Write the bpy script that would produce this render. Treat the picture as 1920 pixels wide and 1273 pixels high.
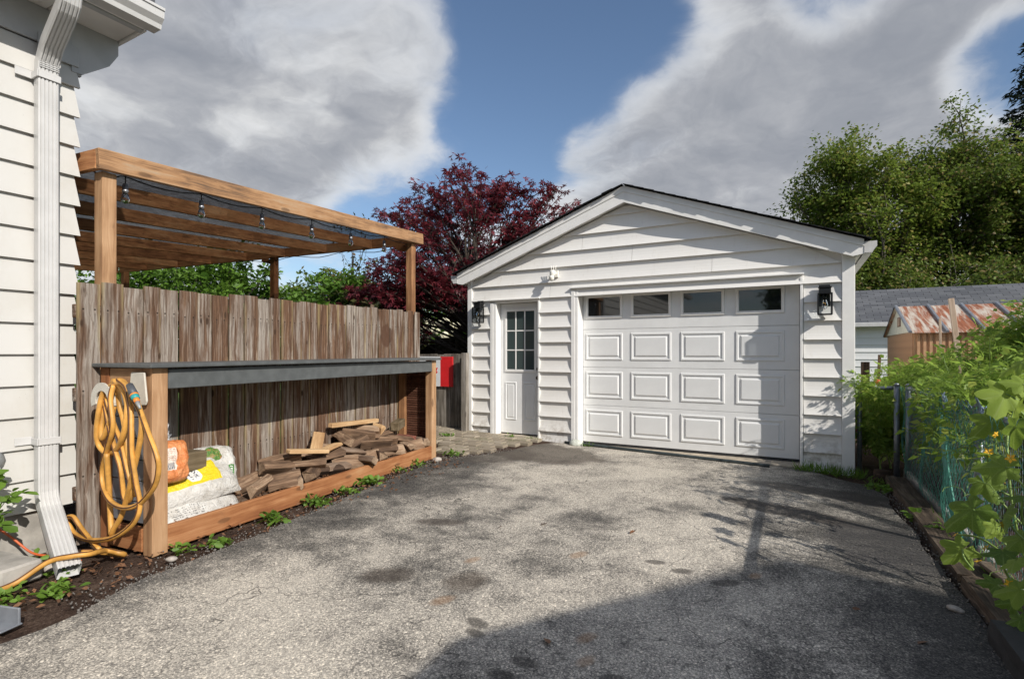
import bpy, bmesh, math, random
import numpy as np
from mathutils import Matrix, Vector, noise as mnoise
R = math.radians
random.seed(7); rng = np.random.default_rng(7)
for o in list(bpy.data.objects): bpy.data.objects.remove(o)
SC = bpy.context.scene; COL = SC.collection

# ------------------------------------------------------------------ camera
cam = bpy.data.cameras.new('camera'); cam_o = bpy.data.objects.new('camera', cam); COL.objects.link(cam_o)
cam_o.location = (0, 0, 1.28); cam_o.rotation_euler = (R(90), 0, R(28.4))
cam.sensor_width = 36; cam.lens = 36*980/1920; cam.shift_y = 23.5/1920; cam.clip_start = .05; cam.clip_end = 2000
SC.camera = cam_o
SC.view_settings.view_transform = 'Standard'; SC.view_settings.look = 'None'
SC.view_settings.gamma = 1; SC.view_settings.use_curve_mapping = False
SC.view_settings.exposure = 1.05
SUN = Vector((2.3, -1.0, 1.62)).normalized()
SUN_STRENGTH = 2.45; SKY_STRENGTH = .06

# ------------------------------------------------------------------ node helpers
class NT:
    def __init__(s, tree): s.t = tree; s.n = tree.nodes; s.l = tree.links
    def put(s, sock, v):
        if isinstance(v, bpy.types.NodeSocket): s.l.new(v, sock)
        elif isinstance(v, (tuple, list)):
            n = len(sock.default_value); v = tuple(v)
            sock.default_value = v + (1,) if len(v) == 3 and n == 4 else v
        else: sock.default_value = v
    def new(s, typ, ins=None, **kw):
        n = s.n.new('ShaderNode' + typ)
        for k, v in kw.items(): setattr(n, k, v)
        for k, v in (ins or {}).items(): s.put(n.inputs[k], v)
        return n
    def math(s, op, a, b=0, c=None, clamp=False):
        n = s.new('Math', {0: a, 1: b}, operation=op, use_clamp=clamp)
        if c is not None: s.put(n.inputs[2], c)
        return n.outputs[0]
    def vmath(s, op, a, b=(0, 0, 0)):
        n = s.new('VectorMath', {0: a}, operation=op)
        if op == 'SCALE': s.put(n.inputs['Scale'], b)
        else: s.put(n.inputs[1], b)
        return n.outputs['Value'] if op in ('DOT_PRODUCT', 'LENGTH', 'DISTANCE') else n.outputs[0]
    def noise(s, vec, scale, detail=4, rough=.55, dist=0, col=False):
        n = s.new('TexNoise', {'Vector': vec, 'Scale': scale, 'Detail': detail, 'Roughness': rough, 'Distortion': dist})
        return n.outputs['Color' if col else 'Fac']
    def vor(s, vec, scale, out='Distance', feature='F1', rnd=1.0):
        n = s.new('TexVoronoi', {'Vector': vec, 'Scale': scale, 'Randomness': rnd}, feature=feature); return n.outputs[out]
    def step(s, v, a, b, lo=0., hi=1.):
        n = s.new('MapRange', {'Value': v, 'From Min': a, 'From Max': b, 'To Min': lo, 'To Max': hi}, interpolation_type='SMOOTHSTEP'); return n.outputs[0]
    def mix(s, f, a, b, mode='MIX'):
        n = s.new('Mix', data_type='RGBA', blend_type=mode, clamp_factor=True)
        s.put(n.inputs[0], f); s.put(n.inputs[6], a); s.put(n.inputs[7], b); return n.outputs[2]
    def ramp(s, f, stops):
        n = s.new('ValToRGB', {'Fac': f}); e = n.color_ramp.elements
        while len(e) < len(stops): e.new(.5)
        for el, (p, c) in zip(e, stops): el.position = p; el.color = tuple(c) + (1,) if len(c) == 3 else c
        return n.outputs[0]
    def map(s, vec, scale=(1, 1, 1), loc=(0, 0, 0), rot=(0, 0, 0)):
        return s.new('Mapping', {'Vector': vec, 'Scale': scale, 'Location': loc, 'Rotation': rot}).outputs[0]
    def sep(s, vec): n = s.new('SeparateXYZ', {0: vec}); return n.outputs
    def comb(s, x, y, z): return s.new('CombineXYZ', {0: x, 1: y, 2: z}).outputs[0]
    def bump(s, h, strength=.3, dist=.01): return s.new('Bump', {'Height': h, 'Strength': strength, 'Distance': dist}).outputs[0]

# ------------------------------------------------------------------ sky with broken cloud, sun
world = bpy.data.worlds.new('World'); SC.world = world; world.use_nodes = True
w = NT(world.node_tree); w.n.clear()
sky = w.new('TexSky', sky_type='NISHITA'); sky.sun_disc = False
sky.sun_elevation = math.asin(SUN.z); sky.sun_rotation = math.atan2(SUN.x, SUN.y); sky.air_density = 1.0; sky.dust_density = .6; sky.ozone_density = 2.5
dirv = w.vmath('NORMALIZE', w.new('TexCoord').outputs['Generated'])
dx, dy, dz = w.sep(dirv)[:3]
den = w.math('ADD', w.math('MAXIMUM', dz, 0), .28)
pl = w.comb(w.math('DIVIDE', dx, den), w.math('DIVIDE', dy, den), 0)
wp_ = w.vmath('ADD', pl, w.vmath('SCALE', w.vmath('SUBTRACT', w.noise(pl, 2.6, 4, .55, 0, True), (.5, .5, .5)), .34))
n1 = w.noise(w.map(wp_, (1, 1, 1), (3.7, 1.3, 0)), 1.3, 6, .52); n2 = w.noise(w.map(wp_, (1, 1, 1), (1.2, 7.7, 0)), 4.6, 10, .62)
nz = w.math('ADD', w.math('MULTIPLY', n1, .70), w.math('MULTIPLY', n2, .30))
def lobe(head, el, a0, a1, wt):
    c = (math.sin(R(head))*math.cos(R(el)), math.cos(R(head))*math.cos(R(el)), math.sin(R(el)))
    return w.math('MULTIPLY', w.step(w.vmath('DOT_PRODUCT', dirv, c), math.cos(R(a1)), math.cos(R(a0))), wt)
cov = nz
for a in [(-57, 24, 8, 26, .24), (-3, 18, 8, 24, .24), (12, 21, 4, 16, .16), (-16, 10, 2, 11, .16),
          (-22, 33, 3, 13, -.30), (-31, 22, 2, 9, -.26), (-41, 15, 1, 8, -.22), (-47, 10, 1, 8, -.1), (4, 31, 1, 6, -.26), (14.5, 21.5, 1, 5, -.24), (-11, 31, 1, 6, -.10)]:
    cov = w.math('ADD', cov, lobe(*a))
mask = w.math('ADD', w.math('MULTIPLY', w.step(cov, .45, .60), .42), w.math('MULTIPLY', w.step(cov, .40, .76), .58))
nd = w.noise(w.map(wp_, (1, 1, 1), (9.1, 4.2, 0)), 1.9, 9, .58)
n3 = w.noise(w.map(wp_, (1, 1, 1), (5.1, 2.2, 0)), 6.5, 8, .6)
thick = w.step(cov, .54, .80)
shade = w.math('ADD', w.math('MULTIPLY', thick, -.46), w.math('ADD', w.math('MULTIPLY', nd, 1.25), w.math('MULTIPLY', n3, .42)))
ccol = w.ramp(w.step(shade, .12, 1.0), [(0, (2.3, 2.48, 2.85)), (.35, (3.5, 3.62, 3.9)), (.65, (5.0, 5.08, 5.2)), (1, (6.9, 6.9, 6.85))])
skyc = w.mix(mask, sky.outputs[0], ccol)
bg = w.new('Background', {'Color': skyc, 'Strength': SKY_STRENGTH}); out = w.new('OutputWorld'); w.l.new(bg.outputs[0], out.inputs[0])
sl = bpy.data.lights.new('sun', 'SUN'); sl.energy = SUN_STRENGTH; sl.angle = R(.53); sl.color = (1, .945, .865)
so = bpy.data.objects.new('sun', sl); COL.objects.link(so); so.rotation_euler = (-SUN).to_track_quat('-Z', 'Y').to_euler(); so.location = SUN*60

# ------------------------------------------------------------------ materials
MATS = {}
def material(name, fn):
    m = bpy.data.materials.new(name); m.use_nodes = True; t = NT(m.node_tree); t.n.clear()
    o = t.new('OutputMaterial'); sh = fn(t); t.l.new(sh, o.inputs[0]); MATS[name] = m; return m
def principled(t, col, rough=.6, normal=None, metal=0, spec=.5, **kw):
    n = t.new('BsdfPrincipled'); t.put(n.inputs['Base Color'], col); t.put(n.inputs['Roughness'], rough); t.put(n.inputs['Metallic'], metal)
    t.put(n.inputs['Specular IOR Level'], spec)
    for k, v in kw.items(): t.put(n.inputs[k], v)
    if normal is not None: t.l.new(normal, n.inputs['Normal'])
    return n.outputs[0]
def plain(name, col, rough=.6, metal=0, var=.12, scale=9, bump=.15, spec=.5):
    def fn(t):
        p = t.new('TexCoord').outputs['Object']; n = t.noise(p, scale, 5, .6)
        c = t.mix(t.step(n, .3, .75), tuple(x*(1-var) for x in col), tuple(min(1, x*(1+var)) for x in col))
        return principled(t, c, rough, t.bump(t.noise(p, scale*9, 3), bump, .002), metal, spec)
    return material(name, fn)
def wood(name, cols, grain=1., knots=.5, dirt=.35, rough=.75, tint=.35, fine=.4):
    """grain runs along the board's own X axis; each board its own cut"""
    def fn(t):
        p = t.new('TexCoord').outputs['Object']; rnd = t.new('ObjectInfo').outputs['Random']
        off = t.comb(t.math('MULTIPLY', rnd, 37.), t.math('MULTIPLY', rnd, 91.), t.math('MULTIPLY', rnd, 53.))
        q = t.vmath('ADD', p, off)
        wob = t.vmath('SCALE', t.noise(q, 2.2, 2, .5, 0, True), .05)
        g = t.vmath('ADD', q, wob)
        n1 = t.noise(t.map(g, (1.1*grain, 17, 17)), 1.3, 6, .62, .4)
        n2 = t.noise(t.map(g, (3., 110, 110)), 1.2, 4, .6)
        n3 = t.noise(q, 2.3, 3, .6)
        f = t.math('ADD', t.math('MULTIPLY', n1, .75), t.math('MULTIPLY', t.math('SUBTRACT', n3, .5), .55))
        f = t.math('ADD', f, t.math('MULTIPLY', t.math('SUBTRACT', rnd, .5), tint*.5))
        f = t.math('ADD', f, t.math('MULTIPLY', t.math('SUBTRACT', n2, .5), fine*.6))
        c = t.ramp(t.step(f, .12, .72), cols)
        kd = t.vor(t.map(q, (2.6, 7.5, 7.5)), 1.0)
        k = t.step(kd, .10, .17, knots, 0)
        c = t.mix(k, c, (.035, .02, .012))
        c = t.mix(t.math('MULTIPLY', t.step(t.noise(q, 6, 5, .7), .55, .75), dirt), c, (.06, .045, .035))
        h = t.math('ADD', t.math('MULTIPLY', n2, .6), n1)
        return principled(t, c, rough, t.bump(h, .5, .004), 0, .25)
    return material(name, fn)

def siding_mat(name, col, dirty=.3):
    def fn(t):
        g = t.new('NewGeometry').outputs['Position']; rnd = t.new('ObjectInfo').outputs['Random']
        n = t.noise(g, 1.7, 5, .65); fine = t.noise(t.map(g, (1, 1, 6)), 14, 4, .7)
        c = t.mix(t.math('MULTIPLY', t.step(n, .42, .8), dirty), col, tuple(x*y for x, y in zip(col, (.80, .77, .70))))
        c = t.mix(t.math('MULTIPLY', rnd, .10), c, tuple(x*.78 for x in col))
        c = t.mix(t.step(fine, .66, .82, 0, .3), c, (.42, .38, .31))
        sp = t.vor(g, 23); c = t.mix(t.step(sp, .03, .05, .45, 0), c, (.16, .13, .1))
        z = t.sep(g)[2]
        splash = t.math('MULTIPLY', t.step(z, .02, .42, 1, 0), t.step(t.noise(g, 9, 5, .7), .40, .66))
        c = t.mix(t.math('MULTIPLY', splash, .7), c, (.28, .23, .17)); drip = t.math('MULTIPLY', t.step(t.noise(t.map(g, (16, 16, .9)), 1.5, 5, .7), .55, .75), t.step(n, .35, .6)); c = t.mix(t.math('MULTIPLY', drip, .30), c, (.45, .40, .33))
        return principled(t, c, .48, t.bump(t.noise(t.map(g, (1, 1, 3)), 60, 3), .08, .002), 0, .4)
    return material(name, fn)
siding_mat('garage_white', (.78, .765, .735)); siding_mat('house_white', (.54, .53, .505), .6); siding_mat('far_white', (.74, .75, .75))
plain('trim_white', (.80, .79, .765), .45, 0, .05, 5, .05)
plain('door_white', (.72, .725, .72), .42, 0, .05, 3, .05)
plain('alu_white', (.55, .545, .535), .35, .0, .07, 6, .05)
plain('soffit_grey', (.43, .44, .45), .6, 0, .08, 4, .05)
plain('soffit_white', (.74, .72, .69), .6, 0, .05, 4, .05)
plain('charcoal_paint', (.090, .097, .098), .5, 0, .16, 12, .1)
plain('grey_board', (.13, .135, .15), .6, 0, .18, 8, .1)
plain('black_metal', (.012, .012, .013), .38, .2, .2, 20, .05)
plain('black_rubber', (.022, .022, .024), .7, 0, .3, 14, .5)
plain('dark_pipe', (.035, .045, .045), .5, 0, .3, 14, .2)
plain('galv', (.23, .25, .28), .45, .75, .2, 25, .1)
plain('concrete', (.33, .31, .28), .9, 0, .25, 7, .6)
plain('slab', (.42, .36, .28), .9, 0, .25, 9, .4)
plain('brass', (.05, .035, .02), .35, .8, .2, 12, .05)
plain('bulb_metal', (.42, .43, .46), .35, .7, .2, 30, .05)
plain('cam_white', (.78, .76, .70), .4, 0, .04, 10, .02)
plain('lens_black', (.01, .01, .012), .08, 0, .1, 10, 0)
plain('hose_yellow', (.56, .285, .06), .5, 0, .28, 9, .2)
plain('hose_stripe', (.10, .035, .012), .6, 0, .2, 14, .1)
plain('nozzle_grey', (.07, .075, .085), .5, 0, .1, 30, .1)
plain('teal', (.02, .30, .30), .45, 0, .1, 30, .1)
plain('orange_plastic', (.70, .22, .03), .45, 0, .1, 30, .1)
plain('hanger_beige', (.58, .55, .48), .5, 0, .08, 14, .05)
plain('flag_red', (.66, .018, .022), .5, 0, .08, 9, .05)
plain('flag_white', (.74, .76, .77), .5, 0, .05, 9, .05)
plain('tomato_red', (.52, .045, .02), .3, 0, .2, 12, .02)
plain('tomato_green', (.27, .30, .06), .35, 0, .25, 12, .02)
plain('petal_yellow', (.85, .48, .02), .6, 0, .12, 40, .05)
plain('flower_cream', (.66, .63, .46), .7, 0, .2, 30, .8)
plain('orange_cord', (.55, .11, .03), .5, 0, .15, 12, .05)
plain('stone', (.40, .36, .32), .85, 0, .3, 20, .5)
plain('gravel', (.17, .155, .14), .9, 0, .5, 60, .3)
wood('bark_light', [(0, (.05, .042, .035)), (.5, (.13, .112, .095)), (1, (.24, .21, .18))], 1.2, 0, .2, .95, .1)
plain('pale_stone', (.50, .52, .46), .85, 0, .3, 20, .5)
plain('dead_leaf', (.16, .075, .035), .7, 0, .4, 30, .3)
plain('net_green', (.06, .26, .20), .55, 0, .35, 10, 0)
plain('net_blue', (.22, .30, .42), .55, 0, .35, 14, 0)
plain('brick_red', (.22, .075, .05), .9, 0, .35, 14, .6)
plain('tan_metal', (.46, .27, .15), .55, 0, .18, 5, .1)
plain('cream_paint', (.62, .60, .50), .6, 0, .08, 6, .05)
plain('curtain', (.30, .32, .31), .9)
plain('grey_metal', (.22, .235, .26), .45, .3, .15, 9, .1)
plain('dull_grey', (.30, .31, .31), .5, .2, .15, 9, .1)
wood('cedar_new', [(0, (.18, .085, .04)), (.4, (.33, .17, .08)), (.75, (.43, .24, .12)), (1, (.52, .33, .19))], 1, .45, .12, tint=.2)
wood('cedar_post', [(0, (.22, .115, .058)), (.4, (.385, .225, .118)), (.75, (.48, .30, .17)), (1, (.55, .38, .235))], .7, .5, .05, tint=.15)
wood('pergola_beam', [(0, (.10, .07, .05)), (.28, (.26, .145, .075)), (.55, (.39, .22, .11)), (.8, (.40, .265, .16)), (1, (.36, .29, .22))], 1, .5, .2, tint=.15, fine=.7)
wood('pergola_rafter', [(0, (.17, .07, .03)), (.4, (.37, .165, .07)), (.75, (.47, .235, .105)), (1, (.50, .30, .165))], 1, .4, .3, tint=.25, fine=.8)
def _fence(t):
    p = t.new('TexCoord').outputs['Object']; rnd = t.new('ObjectInfo').outputs['Random']
    q = t.vmath('ADD', p, t.comb(t.math('MULTIPLY', rnd, 37.), t.math('MULTIPLY', rnd, 91.), t.math('MULTIPLY', rnd, 53.)))
    g = t.vmath('ADD', q, t.vmath('SCALE', t.noise(q, 3.2, 3, .5, 0, True), .035))
    big = t.noise(t.map(g, (1.15, 15, 15)), 1.2, 4, .6, .5); st = t.noise(t.map(g, (1.6, 46, 46)), 1.1, 5, .68, .5); hair = t.noise(t.map(g, (5, 190, 190)), 1.1, 4, .65)
    brown = t.ramp(st, [(.28, (.042, .022, .014)), (.5, (.120, .066, .040)), (.72, (.245, .15, .092))])
    grey = t.ramp(st, [(.28, (.15, .125, .10)), (.5, (.295, .258, .22)), (.72, (.47, .435, .39))])
    m = t.step(t.math('ADD', t.math('ADD', big, t.math('MULTIPLY', t.math('SUBTRACT', st, .5), .55)), t.math('MULTIPLY', t.math('SUBTRACT', rnd, .5), .26)), .38, .72)
    c = t.mix(m, brown, grey); c = t.mix(t.step(t.math('FRACT', t.math('MULTIPLY', rnd, 5.7)), .0, 1., .0, .26), c, (.12, .075, .05)); c = t.mix(t.step(hair, .52, .70, 0, .65), c, (.05, .033, .024))
    y = t.sep(p)[1]; edge = t.math('MULTIPLY', t.step(t.math('ABSOLUTE', y), .040, .066), t.step(t.noise(q, 1.3, 3), .48, .62)); c = t.mix(t.math('MULTIPLY', edge, .55), c, (.34, .27, .13))
    kd = t.vor(t.map(q, (3.4, 9., 9.)), 1.0); c = t.mix(t.step(kd, .07, .13, .9, 0), c, (.03, .018, .012)); c = t.mix(t.math('MULTIPLY', t.step(kd, .13, .30, .5, 0), t.step(hair, .4, .6)), c, (.09, .055, .034))
    px_, py_, pz_ = t.sep(p)[:3]
    for lv in (-.44, .12, .66):   # pairs of rusted nail heads at the rails
        r_ = t.math('ADD', t.math('POWER', t.math('SUBTRACT', px_, t.math('ADD', lv, t.math('MULTIPLY', rnd, .03))), 2.), t.math('POWER', t.math('SUBTRACT', t.math('ABSOLUTE', py_), .034), 2.))
        c = t.mix(t.step(r_, .00002, .00006, .9, 0), c, (.02, .014, .011)); c = t.mix(t.math('MULTIPLY', t.step(t.math('ABSOLUTE', t.math('SUBTRACT', t.math('ABSOLUTE', py_), .034)), .003, .009, .5, 0), t.math('MULTIPLY', t.step(px_, lv-.12, lv), t.step(px_, lv+.01, lv-.005))), c, (.05, .036, .03))
    wpz = t.new('NewGeometry').outputs['Position']; dd_ = t.vmath('SUBTRACT', t.vmath('ADD', wpz, t.vmath('SCALE', t.vmath('SUBTRACT', t.noise(wpz, 14, 3, .6, 0, True), (.5, .5, .5)), .07)), (-4.408, 4.915, 1.477))
    sx_, sy_, sz_ = t.sep(dd_)[:3]; rr_ = t.math('ADD', t.math('POWER', t.math('ABSOLUTE', t.math('DIVIDE', sy_, .105)), 2.), t.math('POWER', t.math('ABSOLUTE', t.math('DIVIDE', sz_, .14)), 2.))
    c = t.mix(t.step(rr_, 1.15, .8, 0, .85), c, t.mix(hair, (.05, .024, .015), (.12, .065, .042)))   # torn patch of bare brown wood
    return principled(t, c, .85, t.bump(t.math('ADD', t.math('MULTIPLY', hair, .6), st), .6, .005), 0, .15)
material('fence_grey', _fence)
wood('gate_grey', [(0, (.07, .06, .05)), (.35, (.16, .14, .115)), (.65, (.25, .225, .195)), (1, (.36, .33, .30))], .8, .5, .3, .85, .3)
wood('sill_wood', [(0, (.17, .058, .024)), (.4, (.30, .125, .05)), (.75, (.40, .19, .085)), (1, (.46, .27, .14))], .8, .45, .25, tint=.12)
wood('tie_wood', [(0, (.03, .024, .018)), (.4, (.085, .062, .045)), (.75, (.15, .115, .085)), (1, (.22, .18, .14))], .8, .3, .5, .9, .2, 1.)
wood('bark_wood', [(0, (.03, .02, .014)), (.4, (.09, .055, .036)), (.7, (.17, .115, .08)), (1, (.25, .19, .145))], 1.3, .2, .4, .9, .6, .9)
wood('bark_tan', [(0, (.07, .043, .028)), (.4, (.20, .125, .078)), (.7, (.32, .22, .145)), (1, (.44, .33, .235))], 1.3, .2, .3, .9, .5, .9)
wood('end_grain', [(0, (.13, .085, .055)), (.5, (.27, .185, .12)), (1, (.40, .29, .20))], 6, .1, .35, .9, .4, .9)
wood('split_pale', [(0, (.34, .19, .09)), (.5, (.55, .36, .19)), (1, (.66, .48, .29))], 1.2, .15, .06, .7, .2)
wood('block_wood', [(0, (.09, .065, .035)), (.5, (.17, .13, .08)), (1, (.24, .19, .125))], .8, .25, .3, .85, .1)
wood('stake_wood', [(0, (.32, .23, .17)), (.5, (.45, .34, .26)), (1, (.55, .44, .36))], .8, .2, .15, .8, .1)
wood('slat_brown', [(0, (.06, .022, .013)), (.5, (.13, .055, .034)), (1, (.22, .12, .08))], .8, .1, .2, .7, .3)
wood('bark', [(0, (.02, .016, .013)), (.5, (.05, .04, .032)), (1, (.11, .092, .075))], 1.2, 0, .3, .95, .1)

def glass_dark(name, col=(.012, .014, .016)):
    return material(name, lambda t: principled(t, col, .03, None, 0, .9))
glass_dark('window_glass')
material('bulb_glass', lambda t: principled(t, (.9, .92, .95), .02, None, 0, .5, **{'Transmission Weight': 1.0, 'IOR': 1.3}))
def _lantern_glass(t):
    f = t.new('LayerWeight', {'Blend': .25}).outputs['Fresnel']
    m = t.new('MixShader', {'Fac': t.math('MULTIPLY', f, .8)}); a = t.new('BsdfTransparent', {'Color': (.93, .95, .96)}); b = t.new('BsdfGlossy', {'Roughness': .02})
    t.l.new(a.outputs[0], m.inputs[1]); t.l.new(b.outputs[0], m.inputs[2]); return m.outputs[0]
material('lantern_glass', _lantern_glass)
material('filament', lambda t: principled(t, (.65, .33, .08), .3, None, .2, .5))
def _lattice(t):   # lights of the side door: glass over a cane-pattern cloth
    g = t.new('NewGeometry').outputs['Position']; x, y, z = t.sep(g)[:3]
    def stripes(s):
        v = t.math('FRACT', t.math('MULTIPLY', t.math('ADD', x, t.math('MULTIPLY', z, s)), 24.)); return t.step(t.math('ABSOLUTE', t.math('SUBTRACT', v, .5)), .34, .42)
    checker = t.math('GREATER_THAN', t.math('FRACT', t.math('MULTIPLY', x, 12.)), .5)
    s = t.math('MAXIMUM', t.math('MULTIPLY', stripes(1.), .9), t.math('MULTIPLY', stripes(-1.), .9))
    c = t.mix(s, (.075, .105, .105), (.010, .014, .014)); c = t.mix(t.math('MULTIPLY', checker, .25), c, (.04, .055, .055))
    return principled(t, c, .12, None, 0, .4)
material('lattice_glass', _lattice)

def leaf_mat(name, dark, light, trans=.35, scale=1.3, hue=None, rough=.5, spec=.3):
    def fn(t):
        geo = t.new('NewGeometry'); p = geo.outputs['Position']; isl = geo.outputs['Random Per Island']
        f = t.math('ADD', t.math('MULTIPLY', isl, .6), t.math('MULTIPLY', t.step(t.noise(p, scale, 3), .3, .7), .4))
        c = t.mix(f, dark, light)
        if hue: c = t.mix(t.step(t.math('FRACT', t.math('MULTIPLY', isl, 7.13)), .80, .88), c, hue)
        a = principled(t, c, rough, None, 0, spec)
        b = t.new('BsdfTranslucent', {'Color': t.mix(.5, c, light)}); m = t.new('MixShader', {'Fac': trans})
        t.l.new(a, m.inputs[1]); t.l.new(b.outputs[0], m.inputs[2]); return m.outputs[0]
    return material(name, fn)
leaf_mat('maple_red', (.042, .012, .018), (.215, .030, .042), .40, 1.6, (.28, .055, .065), .4, .5)
leaf_mat('tree_green', (.055, .092, .014), (.21, .285, .045), .42, .5, (.33, .29, .08))
leaf_mat('tree_green_b', (.05, .084, .014), (.18, .25, .045), .42, .5, (.32, .24, .10))
leaf_mat('spruce_green', (.008, .016, .010), (.026, .042, .026), .08, .8)
leaf_mat('shrub_green', (.04, .10, .012), (.15, .27, .035), .35, 1.5)
leaf_mat('olive_leaf', (.045, .055, .02), (.13, .135, .05), .3, 1.5, (.16, .11, .07))
leaf_mat('tomato_leaf', (.09, .17, .022), (.34, .49, .085), .55, 2.2, (.42, .48, .10))
leaf_mat('weed_leaf', (.07, .14, .02), (.20, .34, .05), .35, 3)
def _cuke(t):
    geo = t.new('NewGeometry'); p = t.new('TexCoord').outputs['Object']; r = t.new('ObjectInfo').outputs['Random']
    x, y, z = t.sep(p)[:3]
    ang = t.math('ARCTAN2', y, t.math('ADD', x, .001)); v = t.math('ABSOLUTE', t.math('SUBTRACT', t.math('FRACT', t.math('ADD', t.math('MULTIPLY', ang, 1.27), .5)), .5))
    vein = t.step(v, .0, .07, .55, 0)
    c = t.mix(r, (.06, .13, .018), (.27, .37, .05)); c = t.mix(t.step(t.noise(p, 24, 4), .35, .75, 0, .5), c, (.26, .38, .07)); c = t.mix(vein, c, (.33, .42, .13))
    a = principled(t, c, .55, t.bump(t.noise(p, 55, 3), .5, .004), 0, .3)
    b = t.new('BsdfTranslucent', {'Color': t.mix(.5, c, (.34, .46, .05))}); m = t.new('MixShader', {'Fac': .42})
    t.l.new(a, m.inputs[1]); t.l.new(b.outputs[0], m.inputs[2]); return m.outputs[0]
material('cuke_leaf', _cuke)
plain('stem_green', (.20, .30, .07), .55, 0, .2, 20, .1)

def _asphalt(t):
    g = t.new('NewGeometry').outputs['Position']; gx, gy, gz = t.sep(g)[:3]
    warp = t.vmath('ADD', g, t.vmath('SCALE', t.noise(g, 60, 2, .5, 0, True), .006))
    ca = t.sep(t.vor(warp, 215, 'Color'))[0]; cb = t.sep(t.vor(warp, 105, 'Color'))[1]; cd = t.vor(warp, 105)
    big = t.noise(g, .55, 6, .62, .6); mid = t.noise(g, 2.4, 7, .70, .4); fin = t.noise(g, 26, 4, .65)
    wear = t.math('ADD', t.math('MULTIPLY', big, .72), t.math('MULTIPLY', mid, .62)); wear = t.math('SUBTRACT', wear, .13)
    # wheel-worn pale middle; tar-dark along the edges
    ex = t.math('ABSOLUTE', t.math('ADD', gx, 1.45)); wear = t.math('SUBTRACT', wear, t.step(ex, .8, 2.2, -.04, .15))
    base = t.ramp(t.step(wear, .32, .70), [(0, (.088, .083, .077)), (.35, (.225, .209, .185)), (.65, (.42, .386, .336)), (1, (.57, .52, .445))])
    sel = t.step(t.noise(g, 34, 3, .6), .46, .56); sv = t.math('ADD', t.math('MULTIPLY', ca, t.math('SUBTRACT', 1, sel)), t.math('MULTIPLY', cb, sel))
    gain = t.ramp(sv, [(0, (.26, .26, .26)), (.3, (.58, .58, .58)), (.6, (.98, .97, .95)), (.88, (1.48, 1.45, 1.39)), (1, (2.1, 2.06, 1.97))])
    c = t.mix(1., base, gain, 'MULTIPLY')
    c = t.mix(t.step(wear, .45, .72, .0, .42), c, base)
    gap = t.step(cd, .42, .66, 0, 1.); c = t.mix(t.math('MULTIPLY', gap, t.step(wear, .3, .7, .6, .25)), c, (.04, .038, .037))
    c = t.mix(t.step(fin, .60, .74, 0, .5), c, (.055, .05, .047))
    pit = t.step(t.noise(g, 7.5, 7, .78, .8), .58, .70, 0, .62); c = t.mix(pit, c, (.065, .06, .056))
    def blot(cx, cy, rx, ry, rot, col, amt, soft=.5):
        nonlocal c
        q = t.map(t.vmath('ADD', g, t.vmath('SCALE', t.vmath('SUBTRACT', t.noise(g, 3.2, 4, .6, 0, True), (.5, .5, .5)), .55*min(rx, ry)*2)), (1, 1, 1))
        d = t.vmath('SUBTRACT', q, (cx, cy, 0)); ax, ay, _ = t.sep(d)[:3]
        u = t.math('ADD', t.math('MULTIPLY', ax, math.cos(rot)/rx), t.math('MULTIPLY', ay, math.sin(rot)/rx))
        v = t.math('ADD', t.math('MULTIPLY', ax, -math.sin(rot)/ry), t.math('MULTIPLY', ay, math.cos(rot)/ry))
        r2 = t.math('ADD', t.math('MULTIPLY', u, u), t.math('MULTIPLY', v, v))
        c = t.mix(t.math('MULTIPLY', t.step(r2, 1+soft, 1-soft), amt), c, col)
    blot(-2.95, 6.05, .95, .55, -.15, (.085, .07, .056), .78, .3)
    blot(-3.3, 5.6, .5, .55, .3, (.075, .062, .05), .6, .4)
    blot(-.05, 4.75, .55, .16, -.35, (.055, .046, .04), .78, .3)
    blot(.35, 5.6, .75, .22, -.2, (.05, .042, .036), .7, .4)
    blot(.55, 4.2, .35, .5, 0, (.055, .052, .052), .6, .5)
    blot(-2.05, 2.30, .16, .11, .6, (.045, .034, .027), .75, .7)
    blot(-2.35, 3.2, .19, .08, .4, (.055, .043, .036), .7, .75)
    blot(-1.62, 2.45, .12, .12, .4, (.07, .05, .036), .6, .8)
    for (bx, by, br) in [(-.98, 1.92, .045), (-1.02, 1.80, .05), (-.88, 1.72, .05), (-.62, 2.0, .035), (-.58, 3.16, .05), (-.75, 3.22, .045), (-.33, 3.12, .06), (-1.32, 2.1, .05), (-1.28, 2.02, .04)]:
        blot(bx, by, br*1.35, br*.75, 1.0+bx, (.045, .04, .036), .7, .6)
    for (bx, by, br) in [(-.82, 2.22, .04), (-.76, 2.05, .035), (-.2, 3.3, .035), (-1.75, 2.72, .04), (-1.6, 2.2, .05), (-1.2, 3.1, .05), (.55, 2.55, .04)]:
        blot(bx, by, br*1.4, br*.8, 1.2, (.28, .15, .065), .45, .9)
    # small clay scuffs where the tyres turn
    sc = t.step(t.noise(g, 13, 6, .8, 1.2), .635, .66); reg = t.step(t.vmath('DISTANCE', g, (-1.2, 3.7, 0)), .3, 1.3, .9, 0)
    c = t.mix(t.math('MULTIPLY', sc, reg), c, (.05, .042, .036))
    crk = t.vor(t.vmath('ADD', g, t.vmath('SCALE', t.noise(g, 3, 3, .6, 0, True), .6)), 1.1, 'Distance', 'DISTANCE_TO_EDGE')
    c = t.mix(t.math('MULTIPLY', t.step(crk, .002, .007, .7, 0), t.step(mid, .38, .55)), c, (.03, .028, .027))
    h = t.math('ADD', t.math('MULTIPLY', t.math('SUBTRACT', 1, cd), .6), t.math('MULTIPLY', fin, .7))
    return principled(t, c, .88, t.bump(h, .6, .004), 0, .25)
material('asphalt', _asphalt)
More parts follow.
